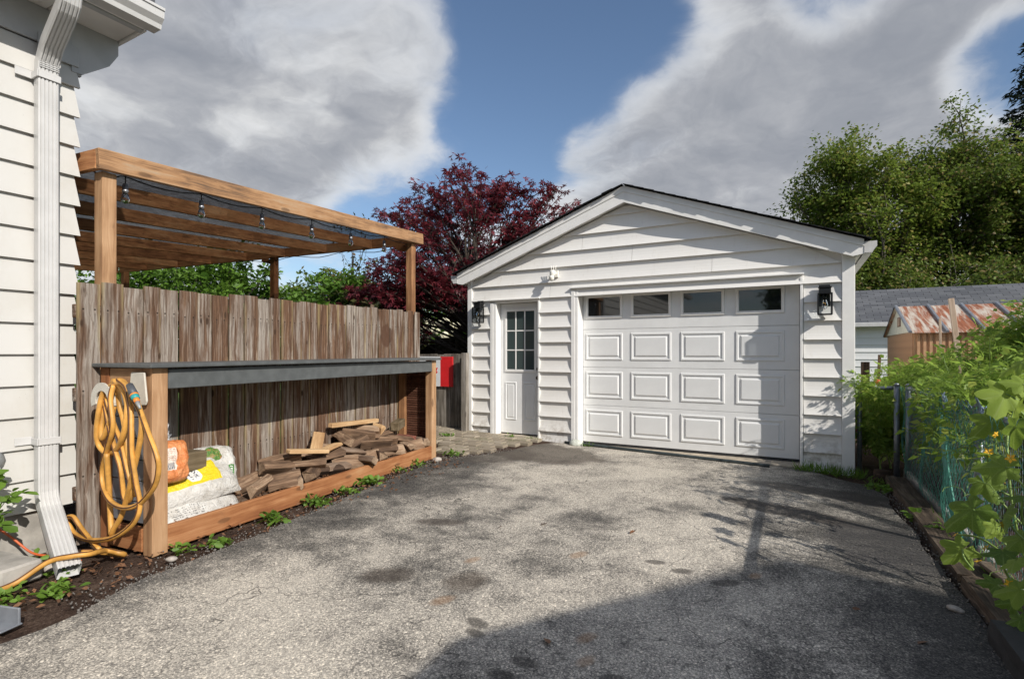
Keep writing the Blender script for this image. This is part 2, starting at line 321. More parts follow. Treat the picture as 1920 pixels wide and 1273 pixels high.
def _soil(t):
    g = t.new('NewGeometry').outputs['Position']; n = t.noise(g, 5, 6, .7); f = t.noise(g, 60, 4, .7)
    c = t.ramp(t.step(t.math('ADD', t.math('MULTIPLY', n, .6), t.math('MULTIPLY', f, .5)), .3, .8), [(0, (.022, .014, .011)), (.5, (.062, .040, .030)), (1, (.15, .105, .08))])
    v = t.vor(g, 42); c = t.mix(t.step(v, .10, .2, .6, 0), c, (.20, .16, .13))
    return principled(t, c, .95, t.bump(t.math('ADD', f, n), .9, .02), 0, .1)
material('soil', _soil)
def _lawn(t):
    g = t.new('NewGeometry').outputs['Position']; n = t.noise(g, 1.2, 6, .7)
    c = t.ramp(n, [(.25, (.03, .055, .012)), (.6, (.07, .11, .02)), (.85, (.13, .14, .05))]); return principled(t, c, .95, t.bump(t.noise(g, 30, 4), .8, .03), 0, .1)
material('lawn', _lawn)
def _paver(t):
    g = t.new('NewGeometry').outputs['Position']; r = t.new('ObjectInfo').outputs['Random']
    c = t.mix(r, (.24, .20, .15), (.36, .31, .24)); c = t.mix(t.step(t.noise(g, 5, 5, .7), .5, .7, 0, .6), c, (.15, .15, .075)); c = t.mix(t.step(t.noise(g, 60, 3), .5, .8, 0, .4), c, (.12, .1, .08))
    return principled(t, c, .9, t.bump(t.noise(g, 70, 4), .5, .004), 0, .2)
material('paver', _paver)
def _shingle(name, a, b):
    def fn(t):
        p = t.new('TexCoord').outputs['Object']
        n = t.new('TexBrick', {'Vector': p, 'Color1': a+(1,), 'Color2': b+(1,), 'Mortar': (.012, .012, .014, 1), 'Scale': 1.0, 'Mortar Size': .006, 'Brick Width': .33, 'Row Height': .14, 'Bias': .0})
        n.offset = .5
        c = t.mix(t.step(t.noise(p, 90, 2), .4, .7, 0, .4), n.outputs[0], tuple(x*.5 for x in a))
        return principled(t, c, .9, t.bump(n.outputs['Fac'], -.6, .01), 0, .2)
    return material(name, fn)
_shingle('shingle_black', (.02, .021, .024), (.035, .036, .04)); _shingle('shingle_grey', (.085, .09, .10), (.155, .16, .17))
def _rust(t):
    p = t.new('TexCoord').outputs['Object']
    q = t.map(p, (1.6, .55, 1)); n = t.noise(t.map(p, (7, .8, 1)), 1.6, 6, .65, .5)
    c = t.mix(t.step(n, .38, .58), (.50, .45, .38), t.ramp(t.noise(t.map(p, (9, 1.5, 1)), 2, 5, .7), [(.3, (.16, .05, .025)), (.55, (.29, .10, .045)), (.8, (.38, .18, .09))]))
    return principled(t, c, .7, None, 0, .3)
material('rust_roof', _rust)
def _cloth(t):   # woven shade cloth: opaque strands with open slits between
    p = t.new('TexCoord').outputs['Object']
    n = t.noise(t.map(p, (26, 7, 1)), 1.6, 3, .6, 1.2); f = t.noise(t.map(p, (300, 160, 1)), 2, 1)
    hole = t.math('MULTIPLY', t.step(f, .40, .64, .03, .50), t.step(n, .36, .62, .35, .80))
    a = principled(t, (.012, .012, .014), .6, None, 0, .2); tr = t.new('BsdfTransparent'); m = t.new('MixShader', {'Fac': hole})
    t.l.new(a, m.inputs[1]); t.l.new(tr.outputs[0], m.inputs[2]); return m.outputs[0]
material('shade_cloth', _cloth)
def box_mask(t, u, v, x0, x1, y0, y1):
    return t.math('MULTIPLY', t.math('MULTIPLY', t.math('GREATER_THAN', u, x0), t.math('LESS_THAN', u, x1)), t.math('MULTIPLY', t.math('GREATER_THAN', v, y0), t.math('LESS_THAN', v, y1)))
def circ(t, u, v, cx, cy, r, asp=1.): 
    a = t.math('MULTIPLY', t.math('SUBTRACT', u, cx), asp); b = t.math('SUBTRACT', v, cy)
    return t.math('SQRT', t.math('ADD', t.math('MULTIPLY', a, a), t.math('MULTIPLY', b, b)))
def bag_mat(name, kind):
    def fn(t):
        uv = t.new('UVMap').outputs[0]; u, v, _ = t.sep(uv)[:3]; p = t.new('TexCoord').outputs['Object']
        W = (.60, .585, .55); c = t.mix(t.step(t.noise(p, 9, 5, .7), .42, .72, 0, .5), W, (.36, .32, .26))
        bars = t.math('GREATER_THAN', t.math('FRACT', t.math('MULTIPLY', u, 23.7)), .45)
        if kind == 'plain':
            tx = t.math('MULTIPLY', t.math('GREATER_THAN', t.noise(t.map(uv, (70, 9, 1)), 1.0, 2), .52), t.math('GREATER_THAN', t.math('FRACT', t.math('MULTIPLY', v, 21)), .5))
            c = t.mix(t.math('MULTIPLY', tx, t.math('MULTIPLY', box_mask(t, u, v, .10, .48, .12, .34), .7)), c, (.07, .07, .07))
            c = t.mix(box_mask(t, u, v, .66, .97, .03, .09), c, (.55, .40, .04))
        if kind == 'yellow':
            c = t.mix(box_mask(t, u, v, .0, .78, .30, .80), c, (.72, .56, .02))
            d = circ(t, u, v, .50, .52, 0, 1.7); c = t.mix(t.math('LESS_THAN', d, .15), c, (.78, .77, .73))
            br = t.math('MULTIPLY', t.math('GREATER_THAN', t.noise(t.map(uv, (1.7, 1, 1)), 26, 3), .54), t.math('LESS_THAN', d, .115)); c = t.mix(br, c, (.03, .035, .07))
        if kind == 'green':
            c = t.mix(box_mask(t, u, v, .05, .62, .10, .50), c, (.10, .30, .035))
            d = circ(t, u, v, .36, .28, 0, 1.1); ring = t.math('LESS_THAN', t.math('ABSOLUTE', t.math('SUBTRACT', d, .17)), .016)
            c = t.mix(ring, c, (.75, .76, .70)); c = t.mix(t.math('MULTIPLY', t.math('LESS_THAN', d, .12), t.math('GREATER_THAN', t.noise(uv, 17, 2), .46)), c, (.72, .74, .68))
            e = circ(t, u, v, .35, .74, 0, .8); c = t.mix(t.math('LESS_THAN', e, .18), c, t.ramp(t.noise(uv, 11, 4, .7), [(.3, (.02, .05, .01)), (.5, (.10, .22, .04)), (.62, (.35, .12, .05)), (.75, (.6, .5, .1))]))
            c = t.mix(box_mask(t, u, v, .72, .84, .12, .46), c, (.06, .20, .04))
            tx = t.math('MULTIPLY', t.math('GREATER_THAN', t.math('FRACT', t.math('MULTIPLY', v, 19)), .45), box_mask(t, u, v, .75, .81, .14, .44)); c = t.mix(tx, c, (.7, .72, .66))
        if kind == 'orange':
            c = t.mix(t.step(t.noise(p, 14, 4, .6), .35, .7), (.62, .19, .055), (.72, .30, .12))
            tx = t.math('MULTIPLY', t.math('GREATER_THAN', t.noise(t.map(uv, (46, 8, 1)), 1.0, 2), .5), t.math('GREATER_THAN', t.math('FRACT', t.math('MULTIPLY', v, 24)), .55))
            c = t.mix(box_mask(t, u, v, .08, .46, .30, .82), c, (.70, .62, .54)); c = t.mix(t.math('MULTIPLY', tx, t.math('MULTIPLY', box_mask(t, u, v, .1, .44, .52, .8), .8)), c, (.45, .16, .08))
            c = t.mix(t.math('MULTIPLY', bars, box_mask(t, u, v, .12, .40, .32, .47)), c, (.06, .09, .14))
        if kind == 'silver':
            c = t.mix(t.step(t.noise(p, 22, 4, .7, 1.), .4, .62), (.18, .18, .19), (.74, .74, .74))
        wr = t.noise(t.map(p, (1, 1, 1)), 19, 5, .65, 1.4)
        return principled(t, c, .38, t.bump(wr, .9, .02), 0, .5)
    return material(name, fn)
for k in ('plain', 'yellow', 'green', 'orange', 'silver'): bag_mat('bag_'+k, k)
def _brickwall(t):
    g = t.new('NewGeometry').outputs['Position']; x, y, z = t.sep(g)[:3]
    n = t.new('TexBrick', {'Vector': t.comb(t.math('ADD', x, y), z, 0), 'Color1': (.24, .10, .07, 1), 'Color2': (.32, .15, .10, 1), 'Mortar': (.3, .28, .25, 1), 'Scale': 1, 'Mortar Size': .008, 'Brick Width': .22, 'Row Height': .075})
    return principled(t, n.outputs[0], .9)
material('brickwork', _brickwall)

# ------------------------------------------------------------------ object helpers
WM = {}
def reg(o, M, parent):
    COL.objects.link(o)
    if parent is not None:
        o.parent = parent; o.matrix_parent_inverse = WM[parent.name].inverted()
    o.matrix_basis = M; WM[o.name] = M.copy(); return o
def tag(o, label=None, cat=None, group=None, kind=None):
    if label: o['label'] = label
    if cat: o['category'] = cat
    if group: o['group'] = group
    if kind: o['kind'] = kind
    return o
def thing(name, label, cat, loc=(0, 0, 0), group=None):
    o = bpy.data.objects.new(name, None); o.empty_display_size = .1
    return tag(reg(o, Matrix.Translation(loc), None), label, cat, group)
def mesh_obj(name, me, mat, parent=None, M=None, smooth=False):
    if mat and not me.materials: me.materials.append(MATS[mat])
    if smooth: me.polygons.foreach_set('use_smooth', [True]*len(me.polygons))
    return reg(bpy.data.objects.new(name, me), M or Matrix.Identity(4), parent)
def pydata(name, v, f, mat, parent=None, M=None, smooth=False):
    me = bpy.data.meshes.new(name); me.from_pydata([tuple(p) for p in v], [], f); me.update()
    return mesh_obj(name, me, mat, parent, M, smooth)
def npmesh(name, V, Fq, mat, parent=None, M=None, smooth=False):
    V = np.asarray(V, np.float32); Fq = np.asarray(Fq, np.int32); k = Fq.shape[1]
    me = bpy.data.meshes.new(name); me.vertices.add(len(V)); me.vertices.foreach_set('co', V.ravel())
    me.loops.add(Fq.size); me.loops.foreach_set('vertex_index', Fq.ravel())
    me.polygons.add(len(Fq)); me.polygons.foreach_set('loop_start', np.arange(0, Fq.size, k, dtype=np.int32))
    me.update(calc_edges=True); me.validate()
    return mesh_obj(name, me, mat, parent, M, smooth)
BOXC = {}
def box_mesh(L, W, H, bev, mat, name):
    key = (round(L, 3), round(W, 3), round(H, 3), bev, mat)
    if key in BOXC: return BOXC[key]
    bm = bmesh.new(); bmesh.ops.create_cube(bm, size=1)
    for v in bm.verts: v.co = (v.co.x*L, v.co.y*W, v.co.z*H)
    if bev: bmesh.ops.bevel(bm, geom=bm.edges[:], offset=min(bev, .3*min(L, W, H)), segments=1, affect='EDGES')
    me = bpy.data.meshes.new(name); bm.to_mesh(me); bm.free(); me.materials.append(MATS[mat]); BOXC[key] = me; return me
def frame(x, z):
    x = Vector(x).normalized(); z = Vector(z); y = z.cross(x).normalized(); z = x.cross(y)
    return Matrix((x, y, z)).transposed().to_4x4()
def beam(name, p0, p1, w_, h_, mat, parent=None, up=(0, 0, 1), bev=.004):
    """box from p0 to p1 (centre line), w_ across, h_ along up"""
    p0, p1 = Vector(p0), Vector(p1); d = p1-p0
    M = Matrix.Translation((p0+p1)/2) @ frame(d, up)
    return mesh_obj(name, box_mesh(d.length, w_, h_, bev, mat, name), mat, parent, M)
def bx(name, x0, x1, y0, y1, z0, z1, mat, parent=None, bev=.004, long=None):
    d = (x1-x0, y1-y0, z1-z0); c = Vector(((x0+x1)/2, (y0+y1)/2, (z0+z1)/2)); ax = d.index(max(d)) if long is None else long
    e = [Vector((1, 0, 0)), Vector((0, 1, 0)), Vector((0, 0, 1))]
    if ax == 0: up, W, H = e[2], d[1], d[2]
    elif ax == 1: up, W, H = e[2], d[0], d[2]
    else: up, W, H = e[0], d[1], d[0]
    return mesh_obj(name, box_mesh(d[ax], W, H, bev, mat, name), mat, parent, Matrix.Translation(c) @ frame(e[ax], up))
def tube_data(polys, sides=6):
    """polys: list of (points, radii) -> verts, quads (open tubes with capped look by tapering)"""
    V, Fq = [], []
    for pts, rad in polys:
        pts = [Vector(p) for p in pts]; n = len(pts)
        if n < 2: continue
        if not hasattr(rad, '__len__'): rad = [rad]*n
        t0 = (pts[1]-pts[0]).normalized(); u = t0.orthogonal().normalized(); b = len(V)
        for i in range(n):
            t = (pts[min(i+1, n-1)]-pts[max(i-1, 0)])
            t = t.normalized() if t.length > 1e-9 else t0
            u = (u - t*u.dot(t)); u = u.normalized() if u.length > 1e-6 else t.orthogonal().normalized(); v = t.cross(u)
            for k in range(sides):
                a = 2*math.pi*k/sides; V.append(pts[i]+(u*math.cos(a)+v*math.sin(a))*rad[i])
        for i in range(n-1):
            for k in range(sides):
                a, c = b+i*sides+k, b+i*sides+(k+1) % sides; Fq.append((a, c, c+sides, a+sides))
    return V, Fq
def tube(name, polys, mat, parent=None, sides=6, smooth=True, caps=True):
    V, Fq = tube_data(polys, sides); Fq = list(Fq)
    if caps:
        b = 0
        for pts, _ in polys:
            n = len(pts); Fq.append(tuple(range(b+sides-1, b-1, -1))); e = b+(n-1)*sides; Fq.append(tuple(range(e, e+sides))); b += n*sides
    return pydata(name, V, Fq, mat, parent, None, smooth)
def spline(pts, n=8):
    """Catmull-Rom through pts"""
    P = [Vector(p) for p in pts]; P = [2*P[0]-P[1]]+P+[2*P[-1]-P[-2]]; out = []
    for i in range(1, len(P)-2):
        for k in range(n):
            t = k/n; a, b, c, d = P[i-1:i+3]
            out.append(.5*((2*b)+(c-a)*t+(2*a-5*b+4*c-d)*t*t+(3*b-a-3*c+d)*t**3))
    out.append(P[-2]); return out
def lathe(name, prof, mat, parent=None, M=None, seg=12, smooth=True):
    V, Fq = [], []
    for r, z in prof:
        for k in range(seg): a = 2*math.pi*k/seg; V.append((r*math.cos(a), r*math.sin(a), z))
    for i in range(len(prof)-1):
        for k in range(seg): a, c = i*seg+k, i*seg+(k+1) % seg; Fq.append((a, c, c+seg, a+seg))
    Fq.append(tuple(range(seg-1, -1, -1))); e = (len(prof)-1)*seg; Fq.append(tuple(range(e, e+seg)))
    return pydata(name, V, Fq, mat, parent, M, smooth)
def prism(name, poly, axis0, axis1, mat, parent=None, bev=0):
    """poly: list of 3D points of one end; swept to +vec"""
    n = len(poly); v = [Vector(p)+Vector(axis0) for p in poly]+[Vector(p)+Vector(axis1) for p in poly]
    f = [tuple(range(n-1, -1, -1)), tuple(range(n, 2*n))]+[(i, (i+1) % n, n+(i+1) % n, n+i) for i in range(n)]
    c = sum(v, Vector())/len(v)
    o = pydata(name, [p-c for p in v], f, mat, parent, Matrix.Translation(c))
    bm = bmesh.new(); bm.from_mesh(o.data); bmesh.ops.recalc_face_normals(bm, faces=bm.faces[:])
    if bev: bmesh.ops.bevel(bm, geom=bm.edges[:], offset=bev, segments=1, affect='EDGES')
    bm.to_mesh(o.data); bm.free(); return o
# leaf cards (real little blades, spread through the volume)
T_LEAF = (np.array([(0, 0, 0), (.45, .28, .06), (1, 0, -.03), (.45, -.28, .06)]), [(0, 1, 2, 3)])
def palmate(n=5, w_=.13):
    V, Fq = [], []
    for i in range(n):
        a = (i-(n-1)/2)*R(48); L = 1-.16*abs(i-(n-1)/2); c, s = math.cos(a), math.sin(a); b = len(V)
        for (x, y, z) in [(0, 0, 0), (.45*L, w_, .02), (L, 0, -.1), (.45*L, -w_, .02)]: V.append((x*c-y*s, x*s+y*c, z))
        Fq.append((b, b+1, b+2, b+3))
    return np.array(V), Fq
T_STAR = palmate()
T_COMP = (np.concatenate([np.array([(x, 0, 0), (x+.12*cx, .14*s*1.0, .03), (x+.30*cx, .36*s, -.04), (x+.2, .16*s, 0)]) for x, s, cx in [(.1, 1, 1), (.1, -1, 1), (.4, 1, 1), (.4, -1, 1)]]+[np.array([(.6, 0, 0), (.8, .15, .03), (1.1, 0, -.08), (.8, -.15, .03)])]), [tuple(range(4*i, 4*i+4)) for i in range(5)])
def leaves(name, C, size, tmpl, mat, parent, up=.5, droop=0., out=None):
    C = np.asarray(C, float); n = len(C); V0, F0 = tmpl
    nrm = rng.normal(size=(n, 3)); nrm[:, 2] = np.abs(nrm[:, 2])*.8+up*1.6; nrm /= np.linalg.norm(nrm, axis=1)[:, None]
    tan = rng.normal(size=(n, 3))
    if out is not None: tan = tan*.7+out
    tan[:, 2] -= droop; tan -= nrm*(tan*nrm).sum(1)[:, None]; tan /= np.linalg.norm(tan, axis=1)[:, None]
    bit = np.cross(nrm, tan); s = size*(.65+.7*rng.random(n))
    V = C[:, None, :]+s[:, None, None]*(V0[None, :, 0, None]*tan[:, None]+V0[None, :, 1, None]*bit[:, None]+V0[None, :, 2, None]*nrm[:, None])
    k = len(V0); Fq = (np.arange(n)[:, None, None]*k+np.array(F0)[None]).reshape(-1, len(F0[0]))
    return npmesh(name, V.reshape(-1, 3), Fq, mat, parent)

# frames: D runs along the wooden fence away from the camera, N runs from the driveway into the yard
FD = Vector((-.0911, .9958, 0)).normalized(); FN = Vector((-.9958, -.0911, 0)).normalized(); FP = Vector((-3.57, 1.82, 0))
def S(s, q, z): return FP+FD*s+FN*q+Vector((0, 0, z))
def gz(x, y):
    """the drive falls a little to the right in front of the garage"""
    t = max(0, min(1, (y-4.8)/2.0)); t = t*t*(3-2*t); return -.021*(x+2.0)*t

# ------------------------------------------------------------------ the setting
def sheet(name, poly, z, mat, sub=24, fn=None, jitter=0):
    bm = bmesh.new(); vs = [bm.verts.new((x, y, 0)) for x, y in poly]; bm.faces.new(vs)
    xs = [p[0] for p in poly]; ys = [p[1] for p in poly]
    for i in range(1, sub):
        x = min(xs)+(max(xs)-min(xs))*i/sub; bmesh.ops.bisect_plane(bm, geom=bm.verts[:]+bm.edges[:]+bm.faces[:], plane_co=(x, 0, 0), plane_no=(1, 0, 0))
        y = min(ys)+(max(ys)-min(ys))*i/sub; bmesh.ops.bisect_plane(bm, geom=bm.verts[:]+bm.edges[:]+bm.faces[:], plane_co=(0, y, 0), plane_no=(0, 1, 0))
    for v in bm.verts: v.co.z = z+(fn(v.co.x, v.co.y) if fn else 0)+(jitter*(mnoise.noise((v.co.x*6, v.co.y*6, 1.3))) if jitter else 0)
    me = bpy.data.meshes.new(name); bm.to_mesh(me); bm.free(); return tag(mesh_obj(name, me, mat, None, None, True), kind='structure')
def smooth_poly(pts, amp=.03, n=6):
    out = []
    for i, a in enumerate(pts):
        b = pts[(i+1) % len(pts)]
        for k in range(n):
            t = k/n; x, y = a[0]+(b[0]-a[0])*t, a[1]+(b[1]-a[1])*t
            out.append((x+amp*mnoise.noise((x*2.3, y*2.3, 3)), y+amp*mnoise.noise((x*2.3, y*2.3, 8))))
    return out
g = pydata('ground', [(-600, -600, -.16), (600, -600, -.16), (600, 600, -.16), (-600, 600, -.16)], [(0, 1, 2, 3)], 'lawn'); tag(g, kind='structure')
sheet('garden_soil', [(-4.9, -12), (6, -12), (6, 12), (.40, 12), (.40, 6.95), (-5.9, 6.95), (-5.9, 1.5), (-4.9, 1.5)], -.03, 'soil', 60, gz, .012)
drive_pts = [(-3.0, -9), (-3.05, .6), (-3.10, 1.25), (-3.22, 1.62), (-3.28, 2.1), (-3.40, 2.9), (-3.55, 3.8), (-3.66, 4.6), (-3.62, 5.15), (-3.42, 5.5), (-3.20, 6.0), (-3.10, 6.45), (-2.85, 6.72), (-1.0, 6.78), (.1, 6.74), (.35, 6.5), (.62, 6.25), (.74, 5.4), (.76, 4.2), (.78, 3.4), (.78, 1.0), (.78, -9)]
sheet('driveway', smooth_poly(drive_pts, .07, 7), 0, 'asphalt', 44, gz)
# paving stones in front of the gate and side door
pth = pydata('paver_path', [(-6.3, 5.42, -.016), (-3.05, 5.42, -.016), (-3.05, 8.2, -.016), (-6.3, 8.2, -.016)], [(0, 1, 2, 3)], 'soil'); tag(pth, kind='structure')
for j in range(17):
    for i in range(15):
        x = -6.2+i*.215+(.107 if j % 2 else 0); y = 5.45+j*.155
        if y > 6.70 and x > -4.62: continue
        if x > -3.72+(y-5.4)*.36 or (x < -4.3 and y < 5.8): continue
        zz = gz(x, y)+.004+random.uniform(-.006, .006)
        beam('paver', (x+.006, y+.07, zz-.02), (x+.203, y+.07+random.uniform(-.004, .004), zz-.02+random.uniform(-.004, .004)), .145, .05, 'paver', pth, bev=.006)

# ------------------------------------------------------------------ garage
GY = 6.88; XL, XR = -4.46, .55; RX, RZ = -1.975, 3.44; PIT = .367
gar = thing('garage', 'white sided garage with low gable roof at the end of the driveway', 'garage', (-1.95, 9.5, 0))
def lap(name, x0, x1, z0, z1, parent, xt0=None, xt1=None, y=GY, flare=.034, mat='garage_white', back=False):
    """one course of lap siding: hollow-faced board that kicks out at its lower edge; optional sloping ends"""
    xt0 = x0 if xt0 is None else xt0; xt1 = x1 if xt1 is None else xt1; n = 6; prof = []
    for i in range(n+1):
        u = i/n; prof.append((-.004-flare*u**2.4, z1+.004+(z0-z1-.004)*u, u))
    prof.append((0.0, z0+.002, 1)); V, Fq = [], []
    for yy, zz, u in prof: V.append((xt0+(x0-xt0)*u, y+yy, zz))
    for yy, zz, u in prof: V.append((xt1+(x1-xt1)*u, y+yy, zz))
    m = len(prof); Fq = [(i, i+1, m+i+1, m+i) for i in range(m-1)]+[tuple(range(m-1, -1, -1)), tuple(range(m, 2*m))]
    c = Vector(((x0+x1)/2, y, (z0+z1)/2)); return pydata(name, [Vector(v)-c for v in V], Fq, mat, parent, Matrix.Translation(c))
PIN = .213; ZB = -.07
def roofz(x): return RZ-.205-abs(x-RX)*PIT      # underside line of the rake boards
strips = [(XL+.05, -4.085), (-3.265, -2.745), (.092, XR-.09)]
for k in range(10):
    z0 = ZB+k*PIN; z1 = z0+PIN
    for a, b in strips: lap('siding_board', a, b, z0, z1, gar)
for k in range(10, 16):
    z0 = ZB+k*PIN; z1 = z0+PIN
    def lim(z): return max(XL+.05, RX-(RZ-.19-z)/PIT), min(XR-.09, RX+(RZ-.19-z)/PIT)
    zt = min(z1, RZ-.21); a, b = lim(z0); at, bt = lim(zt)
    cuts = {10: [-3.09], 11: [-.9], 12: [-1.9], 13: [-2.6]}.get(k, [])
    ed = [None]+cuts+[None]
    for i in range(len(ed)-1):
        l0, l1 = (a, at) if ed[i] is None else (ed[i]+.002, ed[i]+.002); r0, r1 = (b, bt) if ed[i+1] is None else (ed[i+1]-.002, ed[i+1]-.002)
        lap('siding_board', l0, r0, z0, zt, gar, l1, r1)
# wall core behind the boards, with the two openings
def wall_bm():
    bm = bmesh.new()
    def add(x0, x1, y0, y1, z0, z1):
        r = bmesh.ops.create_cube(bm, size=1)
        for v in r['verts']: v.co = ((x0+x1)/2+v.co.x*(x1-x0), (y0+y1)/2+v.co.y*(y1-y0), (z0+z1)/2+v.co.z*(z1-z0))
    add(XL+.01, -4.0, GY+.004, GY+.13, -.12, 2.43); add(-3.26, -2.68, GY+.004, GY+.13, -.12, 2.43); add(.075, XR-.01, GY+.004, GY+.13, -.12, 2.43)
    add(-4.0, -3.26, GY+.004, GY+.13, 2.05, 2.43); add(-2.68, .075, GY+.004, GY+.13, 2.16, 2.43)
    add(XL+.01, XL+.12, GY+.13, 12.9, -.12, 2.43); add(XR-.12, XR-.01, GY+.13, 12.9, -.12, 2.43); add(XL+.12, XR-.12, 12.8, 12.9, -.12, 2.43)
    me = bpy.data.meshes.new('wall'); bm.to_mesh(me); bm.free(); return me
mesh_obj('wall', wall_bm(), 'garage_white', gar)
for yy in (GY+.03, 12.86): prism('gable_wall', [(XL+.02, yy, 2.43), (XR-.02, yy, 2.43), (RX, yy, RZ-.17)], (0, 0, 0), (0, .05, 0), 'garage_white', gar)
for k in range(12):
    z0 = ZB+k*PIN; lap('siding_board', 0, 5.9, z0, z0+PIN, gar).matrix_basis = Matrix.Translation((XR-.008, 9.95, z0+PIN/2)) @ Matrix.Rotation(R(90), 4, 'Z')
bx('corner_trim', XL-.03, XL+.05, GY-.036, GY+.06, -.05, 2.40, 'trim_white', gar); bx('corner_trim', XR-.088, XR+.034, GY-.040, GY+.06, -.10, 2.40, 'trim_white', gar)
# door frames (jambs deep, casing thin)
for (x0, x1, zt, dep) in [(-3.98, -3.28, 2.02, .16), (-2.66, .055, 2.135, .21)]:
    bx('jamb', x0-.045, x0, GY-.03, GY+dep, -.06, zt, 'trim_white', gar, .003); bx('jamb', x1, x1+.03, GY-.03, GY+dep, -.08, zt, 'trim_white', gar, .003)
    bx('casing', x0-.10, x0-.047, GY-.036, GY+.02, -.06, zt, 'trim_white', gar, .003)
    bx('door_header', x0-.02, x1+.032, GY-.02, GY+dep, zt+.002, zt+.03, 'trim_white', gar, .003)
    bx('drip_cap', x0-.11, x1+.04, GY-.062, GY+.01, zt+.032, zt+.052, 'trim_white', gar, .003)
# sectional door
DY = GY+.165
gd = bx('garage_door', -2.66, .055, DY+.022, DY+.05, .0, 2.135, 'door_white', gar, 0)
def rings(name, x0, x1, z0, z1, y, steps, mat, parent, glass=None):
    V, Fq = [], []
    for ins, dy_ in steps: V += [(x0+ins, y+dy_, z0+ins), (x1-ins, y+dy_, z0+ins), (x1-ins, y+dy_, z1-ins), (x0+ins, y+dy_, z1-ins)]
    for i in range(len(steps)-1):
        for k in range(4): a, b = 4*i+k, 4*i+(k+1) % 4; Fq.append((a, b, b+4, a+4))
    e = 4*(len(steps)-1)
    if not glass: Fq.append((e, e+1, e+2, e+3))
    c = Vector(((x0+x1)/2, y, (z0+z1)/2)); o = pydata(name, [Vector(v)-c for v in V], Fq, mat, parent, Matrix.Translation(c))
    if glass: bx('pane', x0+ins-.002, x1-ins+.002, y+dy_-.002, y+dy_+.004, z0+ins-.002, z1-ins+.002, glass, parent, 0)
    return o
SEC = [(.012, .528), (.532, 1.062), (1.066, 1.596), (1.600, 2.131)]
PX = [(-2.612, -2.078), (-1.965, -1.425), (-1.309, -.772), (-.645, -.103)]
for i, (a, b) in enumerate(SEC):
    bx('section', -2.655, .050, DY, DY+.02, a, b, 'door_white', gd, .003)
    for x0, x1 in PX:
        if i < 3: rings('raised_panel', x0, x1, a+.10, b-.055, DY-.0015, [(0, 0), (.008, -.010), (.026, -.010), (.034, .006), (.052, .004), (.070, -.012)], 'door_white', gd)
        else: rings('window_frame', x0, x1, a+.148, b-.05, DY-.0015, [(0, 0), (.006, -.016), (.032, -.016), (.040, -.004)], 'trim_white', gd, 'window_glass')
bx('weather_seal', -2.655, .05, DY-.004, DY+.016, -.02, .010, 'black_rubber', gd, 0)
bx('door_sill', -2.75, .10, GY-.09, GY+.26, -.16, -.021, 'slab', gar, .01)
# side door with nine lights
SY = GY+.115
sd = bx('side_door', -3.975, -3.285, SY, SY+.04, .05, 2.015, 'door_white', gar, .003)
rings('light_frame', -3.905, -3.362, .975, 1.935, SY-.0015, [(0, 0), (.006, -.014), (.036, -.014), (.042, -.004)], 'trim_white', sd, 'lattice_glass')
for i in (1, 2): xx = -3.863+i*.1525+.0; bx('muntin', xx-.009, xx+.009, SY-.016, SY-.007, 1.018, 1.892, 'trim_white', sd, .002)
for i in (1, 2): zz = 1.018+i*.2913; bx('muntin', -3.862, -3.405, SY-.0155, SY-.0072, zz-.009, zz+.009, 'trim_white', sd, .002)
for x0, x1 in ((-3.90, -3.70), (-3.585, -3.375)): rings('raised_panel', x0, x1, .25, .83, SY-.0015, [(0, 0), (.008, -.008), (.022, -.008), (.030, .003), (.05, -.008)], 'door_white', sd)
for zz, r in ((.90, .034), (1.03, .026)):
    lathe('door_knob', [(.012, 0), (.012, .03), (r*.8, .034), (r, .05), (r*.85, .066), (.01, .07)], 'brass', sd, Matrix.Translation((-3.322, SY, zz)) @ Matrix.Rotation(R(90), 4, 'X'))
bx('door_step', -4.05, -3.25, GY-.17, GY+.12, -.05, .035, 'slab', gar, .015)
